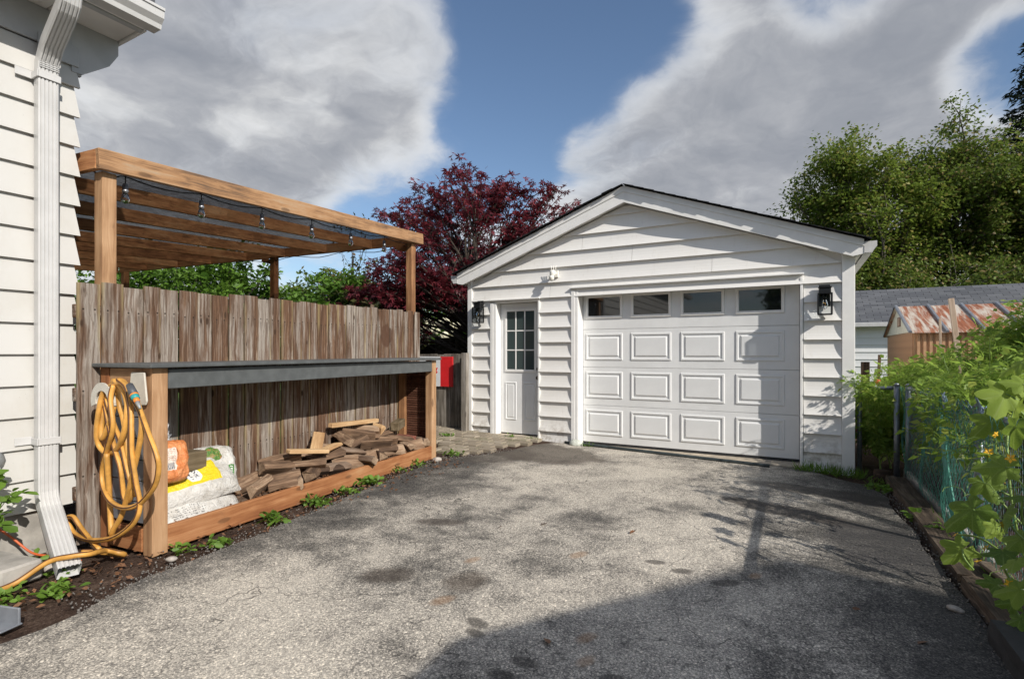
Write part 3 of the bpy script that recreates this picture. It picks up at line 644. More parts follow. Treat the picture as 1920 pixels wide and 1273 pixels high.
# roof
def roof_side(sgn):
    ex = RX+sgn*2.66; n = Vector((sgn*PIT, 0, 1)).normalized(); d = Vector((sgn, 0, -PIT)).normalized(); L = 2.66*math.sqrt(1+PIT*PIT)
    M = Matrix.Translation(Vector((RX, 6.70, RZ+.02))) @ Matrix((Vector((0, 1, 0)), d, n)).transposed().to_4x4()
    V, Fq = [], []; rows = int(L/.14); nx = 30
    for r in range(rows+1):
        a, b = r*.14, min((r+1)*.14+.012, L+.03)
        if a >= L: break
        base = len(V); jit = [random.uniform(-.012, .006) for _ in range(nx+1)]
        for k in range(nx+1): x = -.045+6.43*k/nx+(random.uniform(-.016, .014) if k == 0 else 0); V += [(x, a, .012), (x, b+jit[k]*.4, .018), (x, b+jit[k]*.4, .004)]
        for k in range(nx): i = base+3*k; Fq += [(i, i+1, i+4, i+3), (i+1, i+2, i+5, i+4)]
        Fq.append((base, base+1, base+2))
    o = pydata('roof', V, Fq, 'shingle_black', gar, M)
    deck = prism('roof_deck', [(RX, 0, RZ+.012), (ex, 0, RZ+.012-2.66*PIT), (ex, 0, RZ-.015-2.66*PIT), (RX, 0, RZ-.015)], (0, 6.733, 0), (0, 13.05, 0), 'shingle_black', gar)
    # rake board with drip edge and soffit behind it
    e2 = RX+sgn*2.63
    for y0, y1, ht, dz_, m, nm in [(6.7335, 6.765, .175, -.018, 'trim_white', 'rake_board'), (6.722, 6.7325, .075, .018, 'trim_white', 'drip_edge'), (12.99, 13.02, .175, -.018, 'trim_white', 'rake_board')]:
        zt = RZ+dz_; c = (ht*.32 if nm == 'rake_board' else 0)
        prism(nm, [(RX, 0, zt), (e2, 0, zt-2.63*PIT), (e2, 0, zt-2.63*PIT-ht+c), (e2-sgn*.10, 0, zt-2.53*PIT-ht), (RX, 0, zt-ht)], (0, y0, 0), (0, y1, 0), m, gar)
    prism('rake_soffit', [(RX, 0, RZ-.160), (e2-sgn*.16, 0, RZ-.160-2.47*PIT), (e2-sgn*.16, 0, RZ-.172-2.47*PIT), (RX, 0, RZ-.172)], (0, 6.766, 0), (0, GY+.02, 0), 'soffit_white', gar)
    xw = XR if sgn > 0 else XL; zs = RZ-2.63*PIT-.13
    bx('eave_soffit', min(xw+sgn*.0, e2-sgn*.02), max(xw+sgn*.0, e2-sgn*.02), GY-.09, 13.0, zs-.006, zs+.006, 'soffit_white', gar, 0)
    # eave gutter, open K profile
    x0 = e2+sgn*.002; pr = [(0, .12), (0, 0), (.075, 0), (.085, .03), (.115, .065), (.115, .12), (.105, .12), (.105, .072), (.07, .012), (.012, .012), (.012, .12)]
    prism('eave_gutter', [(x0+sgn*a, 0, zs+.0+b) for a, b in pr], (0, 6.735, 0), (0, 13.0, 0), 'alu_white', gar)
    prism('gutter_end', [(x0+sgn*a, 0, zs+b) for a, b in [(0, .12), (0, 0), (.075, 0), (.085, .03), (.115, .065), (.115, .12)]], (0, 6.728, 0), (0, 6.7345, 0), 'alu_white', gar)
roof_side(1); roof_side(-1)

# wall lanterns and the security camera (fixed to the wall, things of their own)
def lantern(x, z, label):
    L = thing('wall_lantern', label, 'wall lantern', (x, GY-.03, z), 'black box lanterns flanking the garage doors'); y1 = GY-.036; y0 = y1-.145; h = .245; hw = .072
    bx('back_plate', x-.055, x+.055, y1-.018, y1, z+.10, z+.345, 'black_metal', L)
    bx('cap', x-.058, x+.058, y0+.03, y1-.019, z+h+.001, z+.30, 'black_metal', L); bx('cap_top', x-.064, x+.064, y0+.02, y1-.0195, z+.301, z+.315, 'black_metal', L)
    fr = bx('frame', x-hw, x+hw, y0, y1-.02, z+h-.014, z+h, 'black_metal', L)
    bx('frame_base', x-hw, x+hw, y0, y1-.02, z, z+.014, 'black_metal', L)
    for sx in (-1, 1):
        for yy in (y0+.007, y1-.028): bx('corner_bar', x+sx*(hw-.007)-.007, x+sx*(hw-.007)+.007, yy-.007, yy+.007, z+.0145, z+h-.0145, 'black_metal', L, 0)
        bx('glass_pane', x+sx*(hw-.007)-.001, x+sx*(hw-.007)+.001, y0+.0145, y1-.0355, z+.0145, z+h-.0145, 'lantern_glass', L, 0)
    bx('glass_pane', x-hw+.0145, x+hw-.0145, y0+.006, y0+.008, z+.0145, z+h-.0145, 'lantern_glass', L, 0)
    yc = (y0+y1-.02)/2; lathe('socket', [(.018, .18), (.018, .23)], 'black_metal', L, Matrix.Translation((x, yc, z)))
    b = lathe('bulb', [(.012, .178), (.016, .165), (.03, .125), (.032, .10), (.022, .075), (.004, .066)], 'bulb_glass', L, Matrix.Translation((x, yc, z)))
    tube('filament', [([(x+.012*math.cos(a), yc+.012*math.sin(a), z+(.10 if i % 2 else .15)) for i, a in enumerate([k*.8 for k in range(9)])], .0022)], 'filament', b, 4)
lantern(.296, 1.69, 'black box lantern on the siding right of the overhead garage door')
lantern(-4.245, 1.72, 'black box lantern on the siding left of the side door')
cm = thing('security_camera', 'small white security camera with antennas above the garage doors', 'camera', (-3.0, GY-.03, 2.36))
bx('mount', -3.02, -2.95, GY-.055, GY-.022, 2.34, 2.44, 'cam_white', cm); beam('arm', (-2.985, GY-.05, 2.40), (-3.0, GY-.12, 2.385), .03, .03, 'cam_white', cm)
lathe('body', [(.028, .0), (.04, .008), (.042, .07), (.034, .085)], 'cam_white', cm, Matrix.Translation((-3.0, GY-.13, 2.345)))
hd = lathe('head', [(.024, -.012), (.034, 0), (.036, .04), (.03, .058)], 'cam_white', cm, Matrix.Translation((-3.005, GY-.145, 2.30)) @ Matrix.Rotation(R(20), 4, 'X')); lathe('lens', [(.022, -.018), (.023, -.012)], 'lens_black', hd, Matrix.Translation((-3.005, GY-.145, 2.30)) @ Matrix.Rotation(R(20), 4, 'X'))
for dx_ in (-.03, .0, .028): tube('antenna', [([(-3.0+dx_, GY-.10, 2.42), (-3.0+dx_*1.3, GY-.095, 2.50)], .006)], 'cam_white', cm)

# low pipe and kerb pieces lying along the door sill
p = spline([(-2.80, 6.72, .03), (-2.3, 6.70, .025), (-1.2, 6.68, -.0), (-.6, 6.665, -.012), (-.25, 6.65, -.02)], 6)
tag(tube('drain_pipe', [(p, .022)], 'dark_pipe'), 'thin black pipe lying along the foot of the garage door', 'pipe')
def rock(name, loc, r, mat, label, cat='stone', group=None, squash=.6):
    bm = bmesh.new(); bmesh.ops.create_icosphere(bm, subdivisions=2, radius=r); sd_ = random.random()*50
    for v in bm.verts: k = 1+.35*mnoise.noise(v.co/r*.9+Vector((sd_, 0, 0))); v.co = Vector((v.co.x*k*1.2, v.co.y*k, v.co.z*k*squash))
    me = bpy.data.meshes.new(name); bm.to_mesh(me); bm.free(); return tag(mesh_obj(name, me, mat, None, Matrix.Translation(loc) @ Matrix.Rotation(random.random()*6, 4, 'Z'), True), label, cat, group)
rock('stone', (-2.62, 6.70, .035), .085, 'pale_stone', 'pale greenish stone at the left foot of the garage door')
# ------------------------------------------------------------------ house on the left
HX, HY = -4.29, 1.70
hs = thing('house', 'white lap sided house with gutter and downspout at the left edge', 'house', (-6, 0, 0))
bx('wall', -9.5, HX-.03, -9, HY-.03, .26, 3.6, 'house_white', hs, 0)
bx('foundation', -9.45, HX-.012, -9, HY-.05, -.3, .285, 'concrete', hs, .01)
HE = .1997
for k in range(-5, 10):
    z0 = 1.267+k*HE; z1 = z0+HE
    for (y0, y1) in [(-9, -1.6), (-1.598, 1.605), (1.607, HY)]:
        e = .026; f = .030 if y1 == HY else .026
        V = [(HX, y0, z1+.003), (HX-.002+.004, y0, z1+.003), (HX+f, y0, z0), (HX, y0, z0+.003)]
        V2 = [(a, (y1 if y1 < HY else (y1 if i in (0, 1) else y1+e)), b) for i, (a, _, b) in enumerate(V)]
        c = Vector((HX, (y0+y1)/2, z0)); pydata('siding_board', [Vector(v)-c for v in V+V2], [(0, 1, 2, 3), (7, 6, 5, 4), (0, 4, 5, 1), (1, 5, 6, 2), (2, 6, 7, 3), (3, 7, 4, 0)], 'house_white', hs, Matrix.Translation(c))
# gable end facing the yard
for k in range(-5, 10):
    z0 = 1.267+k*HE; bx('gable_board', -9.4, HX-.002, HY-.028, HY, z0+.004, z0+HE, 'house_white', hs, 0)
prism('gable_wall', [(-9.5, HY-.04, 3.6), (HX-.03, HY-.04, 3.6), (-6.9, HY-.04, 4.9)], (0, 0, 0), (0, .03, 0), 'house_white', hs)
SZ = 3.505
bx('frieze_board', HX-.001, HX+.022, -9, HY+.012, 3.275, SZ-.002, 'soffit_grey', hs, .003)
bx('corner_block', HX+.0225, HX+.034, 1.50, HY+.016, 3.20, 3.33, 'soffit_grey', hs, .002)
for i in range(12):
    y1 = 1.955-i*.405; bx('soffit_panel', HX+.0, -3.945, y1-.401, y1, SZ, SZ+.014, 'soffit_white', hs, .004)
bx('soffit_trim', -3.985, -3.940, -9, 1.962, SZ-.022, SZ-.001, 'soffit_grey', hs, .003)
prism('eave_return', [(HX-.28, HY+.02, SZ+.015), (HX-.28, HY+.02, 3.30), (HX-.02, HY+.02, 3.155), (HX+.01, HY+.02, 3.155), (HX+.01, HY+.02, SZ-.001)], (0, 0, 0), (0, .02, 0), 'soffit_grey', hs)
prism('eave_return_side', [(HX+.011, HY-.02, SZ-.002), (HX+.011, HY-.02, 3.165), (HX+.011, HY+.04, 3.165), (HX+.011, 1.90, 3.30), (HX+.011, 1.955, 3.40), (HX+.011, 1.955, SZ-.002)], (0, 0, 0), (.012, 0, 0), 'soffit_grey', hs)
bx('fascia', -3.939, -3.918, -9, 1.965, SZ-.012, 3.68, 'trim_white', hs, .003)
prism('end_fascia', [(-3.94, 1.957, SZ-.014), (-3.94, 1.957, 3.68), (HX-.3, 1.957, 3.86), (HX-.3, 1.957, SZ-.014)], (0, 0, 0), (0, .02, 0), 'trim_white', hs)
gp = [(0, .13), (0, 0), (.09, 0), (.098, .03), (.128, .062), (.132, .112), (.140, .112), (.140, .13), (.118, .13), (.118, .072), (.086, .012), (.012, .012), (.012, .13)]
gut = prism('gutter', [(-3.917+a, 0, SZ-.015+b) for a, b in gp], (0, -9, 0), (0, 2.00, 0), 'alu_white', hs)
prism('gutter_end', [(-3.917+a, 0, SZ-.015+b) for a, b in [(0, .13), (0, 0), (.09, 0), (.098, .03), (.128, .062), (.132, .112), (.140, .112), (.140, .13)]], (0, 2.0005, 0), (0, 2.012, 0), 'alu_white', gut)
for x0, z0, x1, z1 in [(-3.86, 3.66, -6.95, 5.14), (-10.0, 3.66, -6.95, 5.14)]: prism('roof', [(x0, 0, z0), (x1, 0, z1), (x1, 0, z1+.06), (x0, 0, z0+.05)], (0, -9, 0), (0, 1.99, 0), 'shingle_grey', hs)
# corrugated rectangular downspout: swept section along a path
def downspout(path, wid, dep, mat, parent):
    """path: list of (point, width axis, depth axis)"""
    sec = []; ribs = 5
    for i in range(ribs*4+1):
        u = -.5+i/(ribs*4); sec.append((u*.94, .5-(.10 if (i % 4) in (2,) else 0)))
    sec = [(-.5, .42)]+sec[1:-1]+[(.5, .42)]
    sec += [(.5, .0), (.47, -.5), (-.47, -.5), (-.5, 0)]
    V, Fq = [], []; n = len(sec)
    for p_, u, v in path:
        for a, b in sec: V.append(Vector(p_)+Vector(u)*a*wid+Vector(v)*b*dep)
    for i in range(len(path)-1):
        for k in range(n): a, c = i*n+k, i*n+(k+1) % n; Fq.append((a, c, c+n, a+n))
    o = pydata('downspout', V, Fq, mat, parent); o.data.materials[0] = MATS[mat]; return o
uY = Vector((0, 1, 0)); DYc = 1.525; path = []
cl = [(-3.85, 1.505, 3.50), (-3.85, 1.505, 3.44), (-3.865, 1.507, 3.395), (-3.90, 1.51, 3.36), (-4.12, 1.52, 3.215), (-4.165, DYc, 3.175), (-4.205, DYc, 3.12), (-4.212, DYc, 3.05), (-4.212, DYc, 2.0), (-4.212, DYc, 1.0), (-4.212, DYc, .44), (-4.206, DYc-.001, .385), (-4.18, DYc-.005, .335), (-4.13, DYc-.01, .285), (-3.60, 1.405, .045)]
for i, p_ in enumerate(cl):
    a = Vector(cl[max(i-1, 0)]); b = Vector(cl[min(i+1, len(cl)-1)]); t = (b-a).normalized(); v = t.cross(uY).normalized()*-1
    path.append((p_, uY if i < 13 else Vector((.22, .97, 0)).normalized(), -v if v.x < 0 and i < 3 else v))
path = [(p_, u, (v if v.dot(Vector((1, 0, .6))) > 0 else -v)) for p_, u, v in path]
ds = downspout(path, .105, .078, 'alu_white', hs)
for zz in (3.03, .715):
    bx('strap', -4.262, -4.165, DYc-.062, DYc-.0545, zz-.022, zz+.022, 'alu_white', ds, .002); bx('strap', -4.172, -4.1645, DYc-.0540, DYc+.060, zz-.022, zz+.022, 'alu_white', ds, .002)
    bx('strap_tab', -4.262, -4.255, DYc-.14, DYc-.0545, zz-.02, zz+.03, 'alu_white', ds, .002)
for k in range(6): bx('elbow_crimp', -4.172, -4.1655, DYc-.05, DYc+.05, 3.075+k*.012, 3.080+k*.012, 'alu_white', ds, 0)
wp = thing('wall_outlet', 'grey round outlet cover on the house wall at the left edge', 'outlet', (HX+.03, 1.31, .6))
lathe('cover', [(.07, 0), (.075, .01), (.06, .03), (.045, .05), (.02, .055)], 'dull_grey', wp, Matrix.Translation((HX+.012, 1.272, .62)) @ Matrix.Rotation(R(90), 4, 'Y')); bx('box', HX+.014, HX+.05, 1.225, 1.318, .49, .58, 'dull_grey', wp)

# ------------------------------------------------------------------ weathered board fence
fen = thing('board_fence', 'tall weathered grey and brown board fence behind the grey counter', 'fence', S(1.9, .57, 0))
s_ = -.125; i = 0
while s_ < 3.86:
    wd = random.choice([.125, .14, .14, .15, .10]); wd = min(wd, 3.89-s_)
    zt = 1.742+(s_+.12)*.0205+random.uniform(-.016, .010); q = .565+random.choice([-.008, 0, .007])+random.uniform(-.002, .002)
    beam('board', S(s_+wd/2, q, .02), S(s_+wd/2+random.uniform(-.006, .006), q+random.uniform(-.004, .004), zt), wd-random.uniform(.007, .013), .019, 'fence_grey', fen, FN, .002); s_ += wd; i += 1
for z in (.35, 1.0, 1.55): beam('rail', S(-.12, .60, z), S(3.88, .60, z+.06), .038, .089, 'fence_grey', fen)
for s0 in (.1, 1.95, 3.80): beam('fence_post', S(s0, .665, -.2), S(s0, .665, 1.6), .089, .089, 'fence_grey', fen, FN)

# ------------------------------------------------------------------ outdoor counter with open firewood bay
ct = thing('outdoor_counter', 'long cedar frame counter with charcoal grey top holding firewood', 'counter', S(1.7, .28, 0))
beam('counter_top', S(-.04, .255, 1.192), S(3.45, .255, 1.196), .62, .026, 'charcoal_paint', ct, bev=.005)
beam('apron', S(.106, .012, 1.106), S(3.31, .012, 1.108), .032, .128, 'charcoal_paint', ct)
for s0, q0, m in [(.054, .045, 'cedar_post'), (3.36, .045, 'cedar_post'), (.054, .49, 'sill_wood'), (3.43, .49, 'cedar_new')]: beam('post', S(s0, q0, -.02), S(s0, q0, 1.178), .10, .092, m, ct, FN)
beam('sill', S(.105, .02, .077), S(3.31, .02, .060), .038, .155, 'sill_wood', ct); beam('sill', S(.02, .10, .075), S(.02, .44, .075), .038, .15, 'sill_wood', ct)
for k in range(4): beam('floor_board', S(.05, .09+k*.125, .105), S(3.4, .09+k*.125, .10), .12, .022, 'bark_wood', ct)
for k in range(6): beam('side_board', S(.03, .095, .24+k*.137), S(.03, .44, .24+k*.137), .016, .130, 'grey_board', ct, bev=.002)
beam('side_rail', S(.022, .095, 1.12), S(.022, .44, 1.12), .03, .11, 'cedar_post', ct); beam('back_rail', S(.10, .525, 1.10), S(3.38, .525, 1.10), .03, .09, 'sill_wood', ct)
for k in range(32): beam('slat', S(3.415, .095, .17+k*.0285), S(3.425, .44, .17+k*.0285), .012, .018, 'slat_brown', ct, bev=0)
for q in (.12, .27, .42): beam('slat_stud', S(3.442, q, .1), S(3.442, q, 1.1), .03, .03, 'slat_brown', ct, FN)
beam('side_panel', S(3.462, .095, .6), S(3.466, .44, .6), .006, .98, 'bark_wood', ct, bev=0)

# hose hanger and yellow hose
hg = thing('hose_hanger', 'beige plastic hose hanger fixed to the end of the counter', 'hose hanger', (-3.85, 1.78, 1.1))
HC = Vector((-3.80, 1.74, 1.035))
def plate(name, cx, y, pts, th, mat, parent):
    prism(name, [(cx+a, y, b) for a, b in pts], (0, 0, 0), (0, th, 0), mat, parent, .004)
plate('back_plate', -3.68, 1.795, [(-.085, 1.15), (.07, 1.15), (.10, .97), (.085, .945), (-.11, .93), (-.10, 1.06)], .012, 'hanger_beige', hg)
def saddle(r0, r1, y, th, name):
    n = 16; P = []; 
    for i in range(n+1): a = R(200-220*i/n); P.append((HC.x+math.cos(a)*r1, HC.z-.06+math.sin(a)*r1*.85))
    for i in range(n, -1, -1): a = R(200-220*i/n); P.append((HC.x+math.cos(a)*r0, HC.z-.06+math.sin(a)*r0*.85))
    V = [(x, y, z) for x, z in P]+[(x, y+th, z) for x, z in P]; m = len(P); Fq = [(i, i+1, m+i+1, m+i) for i in range(m-1)]+[(m-1, 0, m, 2*m-1)]
    h = n+1
    for i in range(n): Fq += [(i, i+1, 2*h-2-i, 2*h-1-i), (m+i+1, m+i, m+2*h-1-i, m+2*h-2-i)]
    pydata(name, V, Fq, 'hanger_beige', hg)
saddle(.085, .097, 1.655, .14, 'saddle'); saddle(.075, .135, 1.648, .007, 'front_flange')
for a in (): beam('rib', HC+Vector((.02*math.cos(R(a)), -.088, -.055)), HC+Vector((.09*math.cos(R(a)), -.088, -.055+.075*math.sin(R(a)))), .02, .006, 'hanger_beige', hg)
hose = thing('garden_hose', 'yellow garden hose looped over the hanger and trailing on the ground', 'hose', (-3.85, 1.7, 0))
def hp(x, y, Y):   # where a strand lies on the upright plane at depth Y
    r = (x-960)/980; dxx, dyy, dzz = r*.87965-.47562, r*.47562+.87965, (660-y)/980; t = Y/dyy; return Vector((dxx*t, Y, 1.28+dzz*t))
LO = [
 ([(232, 716), (204, 725), (192, 740), (184, 778), (181, 815), (187, 838), (203, 850), (219, 842), (231, 815), (237, 780), (238, 755), (229, 728), (214, 713)], 1.655),
 ([(214, 713), (206, 730), (196, 765), (190, 800), (192, 822), (207, 788), (214, 762)], 1.672),
 ([(226, 712), (241, 735), (262, 770), (279, 815), (294, 855), (297, 880), (289, 912), (262, 944), (233, 952), (208, 940), (193, 912), (191, 880), (200, 845), (211, 800), (207, 750), (212, 722)], 1.640),
 ([(199, 748), (213, 795), (227, 830), (236, 870), (243, 900), (246, 925), (240, 940), (232, 930), (226, 880), (216, 845), (205, 800), (197, 760)], 1.668),
 ([(222, 712), (238, 728), (245, 765), (246, 805), (247, 850), (255, 905), (262, 945), (254, 975), (232, 997), (205, 1010), (168, 1012), (140, 1000), (128, 980), (127, 970), (138, 970), (152, 990), (170, 1012), (186, 1030)], 1.630),
 ([(230, 714), (250, 740), (262, 768), (266, 790), (262, 830), (246, 900), (236, 940), (226, 970), (214, 990), (209, 1000), (208, 985), (206, 945), (203, 895), (200, 850)], 1.648),
 ([(218, 712), (224, 760), (232, 790), (240, 850), (250, 900), (256, 930)], 1.688),
]
polys = []; strip = []
for pts, Y in LO:
    P = spline([hp(x, y, Y+.012*math.sin(i*1.3)) for i, (x, y) in enumerate(pts)], 6)
    P = [Vector((v.x, v.y, max(v.z, .02))) for v in P]; polys.append((P, .0155))
tail = spline([(-3.93, 1.60, .03), (-3.86, 1.66, .02), (-3.72, 1.70, .018), (-3.64, 1.70, .03), (-3.63, 1.665, .055), (-3.68, 1.62, .075), (-3.58, 1.50, .115), (-3.60, 1.42, .125), (-3.68, 1.34, .105), (-3.72, 1.22, .03), (-3.70, 1.10, .018), (-3.62, .85, .018), (-3.5, .4, .018)], 8)
polys.append((tail, .0155)); tube('hose_tube', polys, 'hose_yellow', hose, 8)
tube('stripe', [([p_+Vector((.004, -.0135, .004)) for p_ in P], .0045) for P, _ in polys[2:5]]+[([p_+Vector((.005, -.003, .0135)) for p_ in tail], .0045)], 'hose_stripe', hose, 4)
nz_ = thing('hose_nozzle', 'grey hose nozzle with teal ring hanging from the yellow hose', 'nozzle', (-3.6, 1.63, 1.03))
a, b = hp(243, 722, 1.615), hp(263, 766, 1.60); d_ = (b-a)
def seg(n, f0, f1, r0, r1, m): tube(n, [([a+d_*f0, a+d_*((f0+f1)/2), a+d_*f1], [r0, (r0+r1)/2, r1])], m, nz_, 10)
seg('grip', 0, .42, .019, .024, 'nozzle_grey'); seg('collar', .425, .47, .024, .024, 'orange_plastic'); seg('ring', .475, .60, .022, .021, 'teal'); seg('coupling', .605, .72, .017, .015, 'orange_plastic'); seg('tip', .725, 1.0, .012, .006, 'dull_grey')

# bags and block in the bay
def bag(name, s0, q0, z0, L, W, H, mat, label, rot=0, tilt=0, roll=0, sag=.15, seed=1, crumple=.02, cat='bag'):
    nu, nv = 26, 18; V, Fq, UV = [], [], []
    for side in (1, -1):
        for j in range(nv+1):
            for i in range(nu+1):
                u, v = -1+2*i/nu, -1+2*j/nv
                e = (max(0, 1-abs(u)**5)*max(0, 1-abs(v)**3.2))**.5
                cz = .045*(1-e); px = u*L/2*(1-.05*v*v); py = v*W/2*(1-.05*u*u)
                n1 = mnoise.noise((u*2.3+seed*7, v*2.3, side*2.)); n2 = mnoise.noise((u*7+seed*3, v*7, side)); n3 = 1-abs(mnoise.noise((u*4+seed, v*9, side+3)))
                h = H/2*e*(1+.22*n1)*(1 if side > 0 else .85)+crumple*e*(n2+.7*(n3-.8))*side*0+crumple*e*(n2*.8+n3*.6-.5)
                bend = -sag*H*u*u
                V.append((px+crumple*n1*.6, py+crumple*n2*.4, side*h+bend)); UV.append((i/nu, j/nv))
    N1 = (nu+1)*(nv+1)
    for side in (0, 1):
        for j in range(nv):
            for i in range(nu):
                a = side*N1+j*(nu+1)+i; q = (a, a+1, a+nu+2, a+nu+1); Fq.append(q if side == 0 else q[::-1])
    M = Matrix.Translation(S(s0, q0, z0)) @ frame(FD, (0, 0, 1)) @ Matrix.Rotation(R(rot), 4, 'Z') @ Matrix.Rotation(R(tilt), 4, 'Y') @ Matrix.Rotation(R(roll), 4, 'X')
    o = pydata(name, V, Fq, mat, None, M, True); uvl = o.data.uv_layers.new(name='UVMap')
    for lp in o.data.loops: uvl.data[lp.index].uv = UV[lp.vertex_index]
    bm = bmesh.new(); bm.from_mesh(o.data); bmesh.ops.remove_doubles(bm, verts=bm.verts[:], dist=.0008); bm.to_mesh(o.data); bm.free()
    return tag(o, label, cat)
# local x along the counter, local y into the bay; roll lifts the far edge so the printed side faces out
bag('soil_bag', .46, .23, .175, .68, .36, .15, 'bag_plain', 'plain white plastic bag at the bottom of the bag pile', 2, 4, 34, .25, 3, .012)
bag('soil_bag', .44, .27, .330, .70, .36, .16, 'bag_yellow', 'white and yellow bag lying on the plain white bag', -3, -4, 46, .2, 5, .012)
bag('soil_bag', .70, .33, .39, .29, .34, .14, 'bag_green', 'white and green printed bag folded over the end of the pile', -14, 4, 62, .15, 9, .02)
bag('soil_bag', .255, .19, .525, .20, .29, .13, 'bag_orange', 'crumpled orange bag slumped on top of the yellow bag', 0, 3, 80, .0, 12, .014)
bag('plastic_sack', .235, .31, .72, .13, .27, .09, 'bag_silver', 'crumpled silver and white sack behind the orange bag', 12, 8, 80, .0, 15, .03)
pb = beam('wood_block', S(.385, .31, .485), S(.555, .34, .478), .17, .135, 'block_wood', bev=.008); tag(pb, 'squared dark timber block resting on the yellow bag', 'block')

# firewood
def log(loc, L, w1, h1, ax, roll, mat, label, group='split logs piled in the counter bay', cat='firewood', wedge=True):
    P = []
    if wedge:   # quarter log: split apex and a rounded bark back
        ap = random.uniform(50, 75); P = [(random.uniform(-.1, .1)*w1, -.5*h1)]+[(math.cos(R(a_))*w1*.55, math.sin(R(a_))*h1*.62-.06*h1) for a_ in (90-ap, 90-ap*.4, 90+ap*.45, 90+ap)]; n = 5
    else:
        n = 4; P = [(.5*w1, .5*h1), (-.5*w1, .5*h1), (-.5*w1, -.5*h1), (.5*w1, -.5*h1)]
    V = []
    for i, x in enumerate((-.5, -.17, .17, .5)):
        for y, z in P: V.append((x*L+(random.uniform(-.02, .02) if wedge and i in (0, 3) else 0), y*random.uniform(.9, 1.08) if wedge else y, z*random.uniform(.88, 1.1) if wedge else z))
    Fq = [tuple(range(n-1, -1, -1)), tuple(range(3*n, 4*n))]+[(i*n+k, i*n+(k+1) % n, (i+1)*n+(k+1) % n, (i+1)*n+k) for i in range(3) for k in range(n)]
    x = Vector(ax).normalized(); M = Matrix.Translation(loc) @ frame(x, (0, 0, 1) if abs(x.z) < .9 else (1, 0, 0)) @ Matrix.Rotation(R(roll), 4, 'X')
    o = pydata('firewood_log', V, Fq, mat, None, M)
    if wedge: o.data.materials.append(MATS['end_grain'] if 'pale' not in mat else MATS['split_pale']); o.data.polygons[0].material_index = 1; o.data.polygons[1].material_index = 1
    bm = bmesh.new(); bm.from_mesh(o.data); bmesh.ops.recalc_face_normals(bm, faces=bm.faces[:]); bmesh.ops.bevel(bm, geom=[e for e in bm.edges if e.calc_face_angle(0) > .6], offset=.006, segments=1, affect='EDGES'); bm.to_mesh(o.data); bm.free()
    return tag(o, label, cat, group)
def sdir(a, el=0): return FD*math.cos(R(a))*math.cos(R(el))+FN*math.sin(R(a))*math.cos(R(el))+Vector((0, 0, math.sin(R(el))))
LOGL = 'rough dark split log in the firewood pile under the counter'
random.seed(21)
def pile_h(s): return .155+.24*max(0, 1-((s-2.25)/1.15)**2)**.6 if 1.1 < s < 3.38 else .155
for s0, q0 in [(1.0+i*.163, q) for i in range(15) for q in (.13, .36)]:
    top = pile_h(s0); lev = .15
    log(S(s0+random.uniform(-.05, .05), q0+random.uniform(-.03, .05), .165+random.uniform(0, .03)), random.uniform(.26, .36), random.uniform(.12, .17), random.uniform(.08, .12), sdir(random.choice([random.uniform(-35, 35), random.uniform(55, 110)]), random.uniform(-6, 8)), random.uniform(0, 90), random.choice(['bark_wood', 'bark_tan']), LOGL)
for s0, q0, dz_ in [(1.25, .30, .02), (1.5, .2, .0), (1.62, .42, .03), (1.8, .25, .02), (2.0, .4, .06), (2.05, .2, .03), (2.25, .3, .06), (2.3, .45, .10), (2.5, .22, .03), (2.55, .4, .08), (2.75, .27, .02), (2.9, .42, .05), (3.0, .25, .0), (2.15, .34, .13), (2.42, .38, .14), (1.4, .42, .05), (2.65, .44, .14)]:
    log(S(s0, q0, .245+dz_), random.uniform(.28, .38), random.uniform(.13, .19), random.uniform(.07, .12), sdir(random.choice([random.uniform(-30, 30), random.uniform(20, 70), random.uniform(100, 150)]), random.uniform(-14, 16)), random.uniform(-20, 20), random.choice(['bark_wood', 'bark_tan', 'bark_tan']), LOGL)
log(S(1.52, .20, .375), .40, .075, .035, sdir(-14, -8), 5, 'split_pale', 'pale freshly split stick lying across the left part of the woodpile', wedge=False)
log(S(1.80, .36, .40), .34, .11, .05, sdir(38, 20), 10, 'split_pale', 'pale freshly split piece leaning against the fence in the woodpile', wedge=False)
log(S(1.83, .22, .345), .26, .13, .06, sdir(12, 4), 4, 'split_pale', 'short pale split piece beside the leaning pale piece')
log(S(2.48, .47, .50), .80, .06, .045, sdir(2, -3), 5, 'split_pale', 'long pale strip lying on top of the woodpile along the fence', wedge=False)
log(S(2.72, .34, .40), .17, .09, .12, sdir(75, 10), 8, 'split_pale', 'short pale upright chunk at the right part of the woodpile')
log(S(3.12, .36, .405), .30, .10, .10, sdir(20, 3), 0, 'block_wood', 'short squared greyish post end on top of the woodpile', wedge=False)
for k, (s0, q0, a) in enumerate([(3.27, .30, 70), (3.26, .42, 70)]):
    o = beam('brick', S(s0, q0, .215)-sdir(a)*.09, S(s0, q0, .215)+sdir(a)*.09, .09, .085, 'brick_red', bev=.006); o.name = 'clay_brick'; WM[o.name] = o.matrix_basis.copy(); tag(o, ['red clay brick near the slatted end of the counter', 'red clay brick behind another brick by the slatted end'][k], 'brick', 'bricks by the slatted end')
# bark crumbs over the floor of the bay
C = np.array([S(random.uniform(.1, 3.35), random.uniform(.05, .5), .125+random.random()*.015) for _ in range(1400)]); o = leaves('bark_crumbs', C, .022, T_LEAF, 'dead_leaf', None, .8); tag(o, 'brown bark crumbs scattered over the floor of the counter bay', 'bark', kind='stuff')

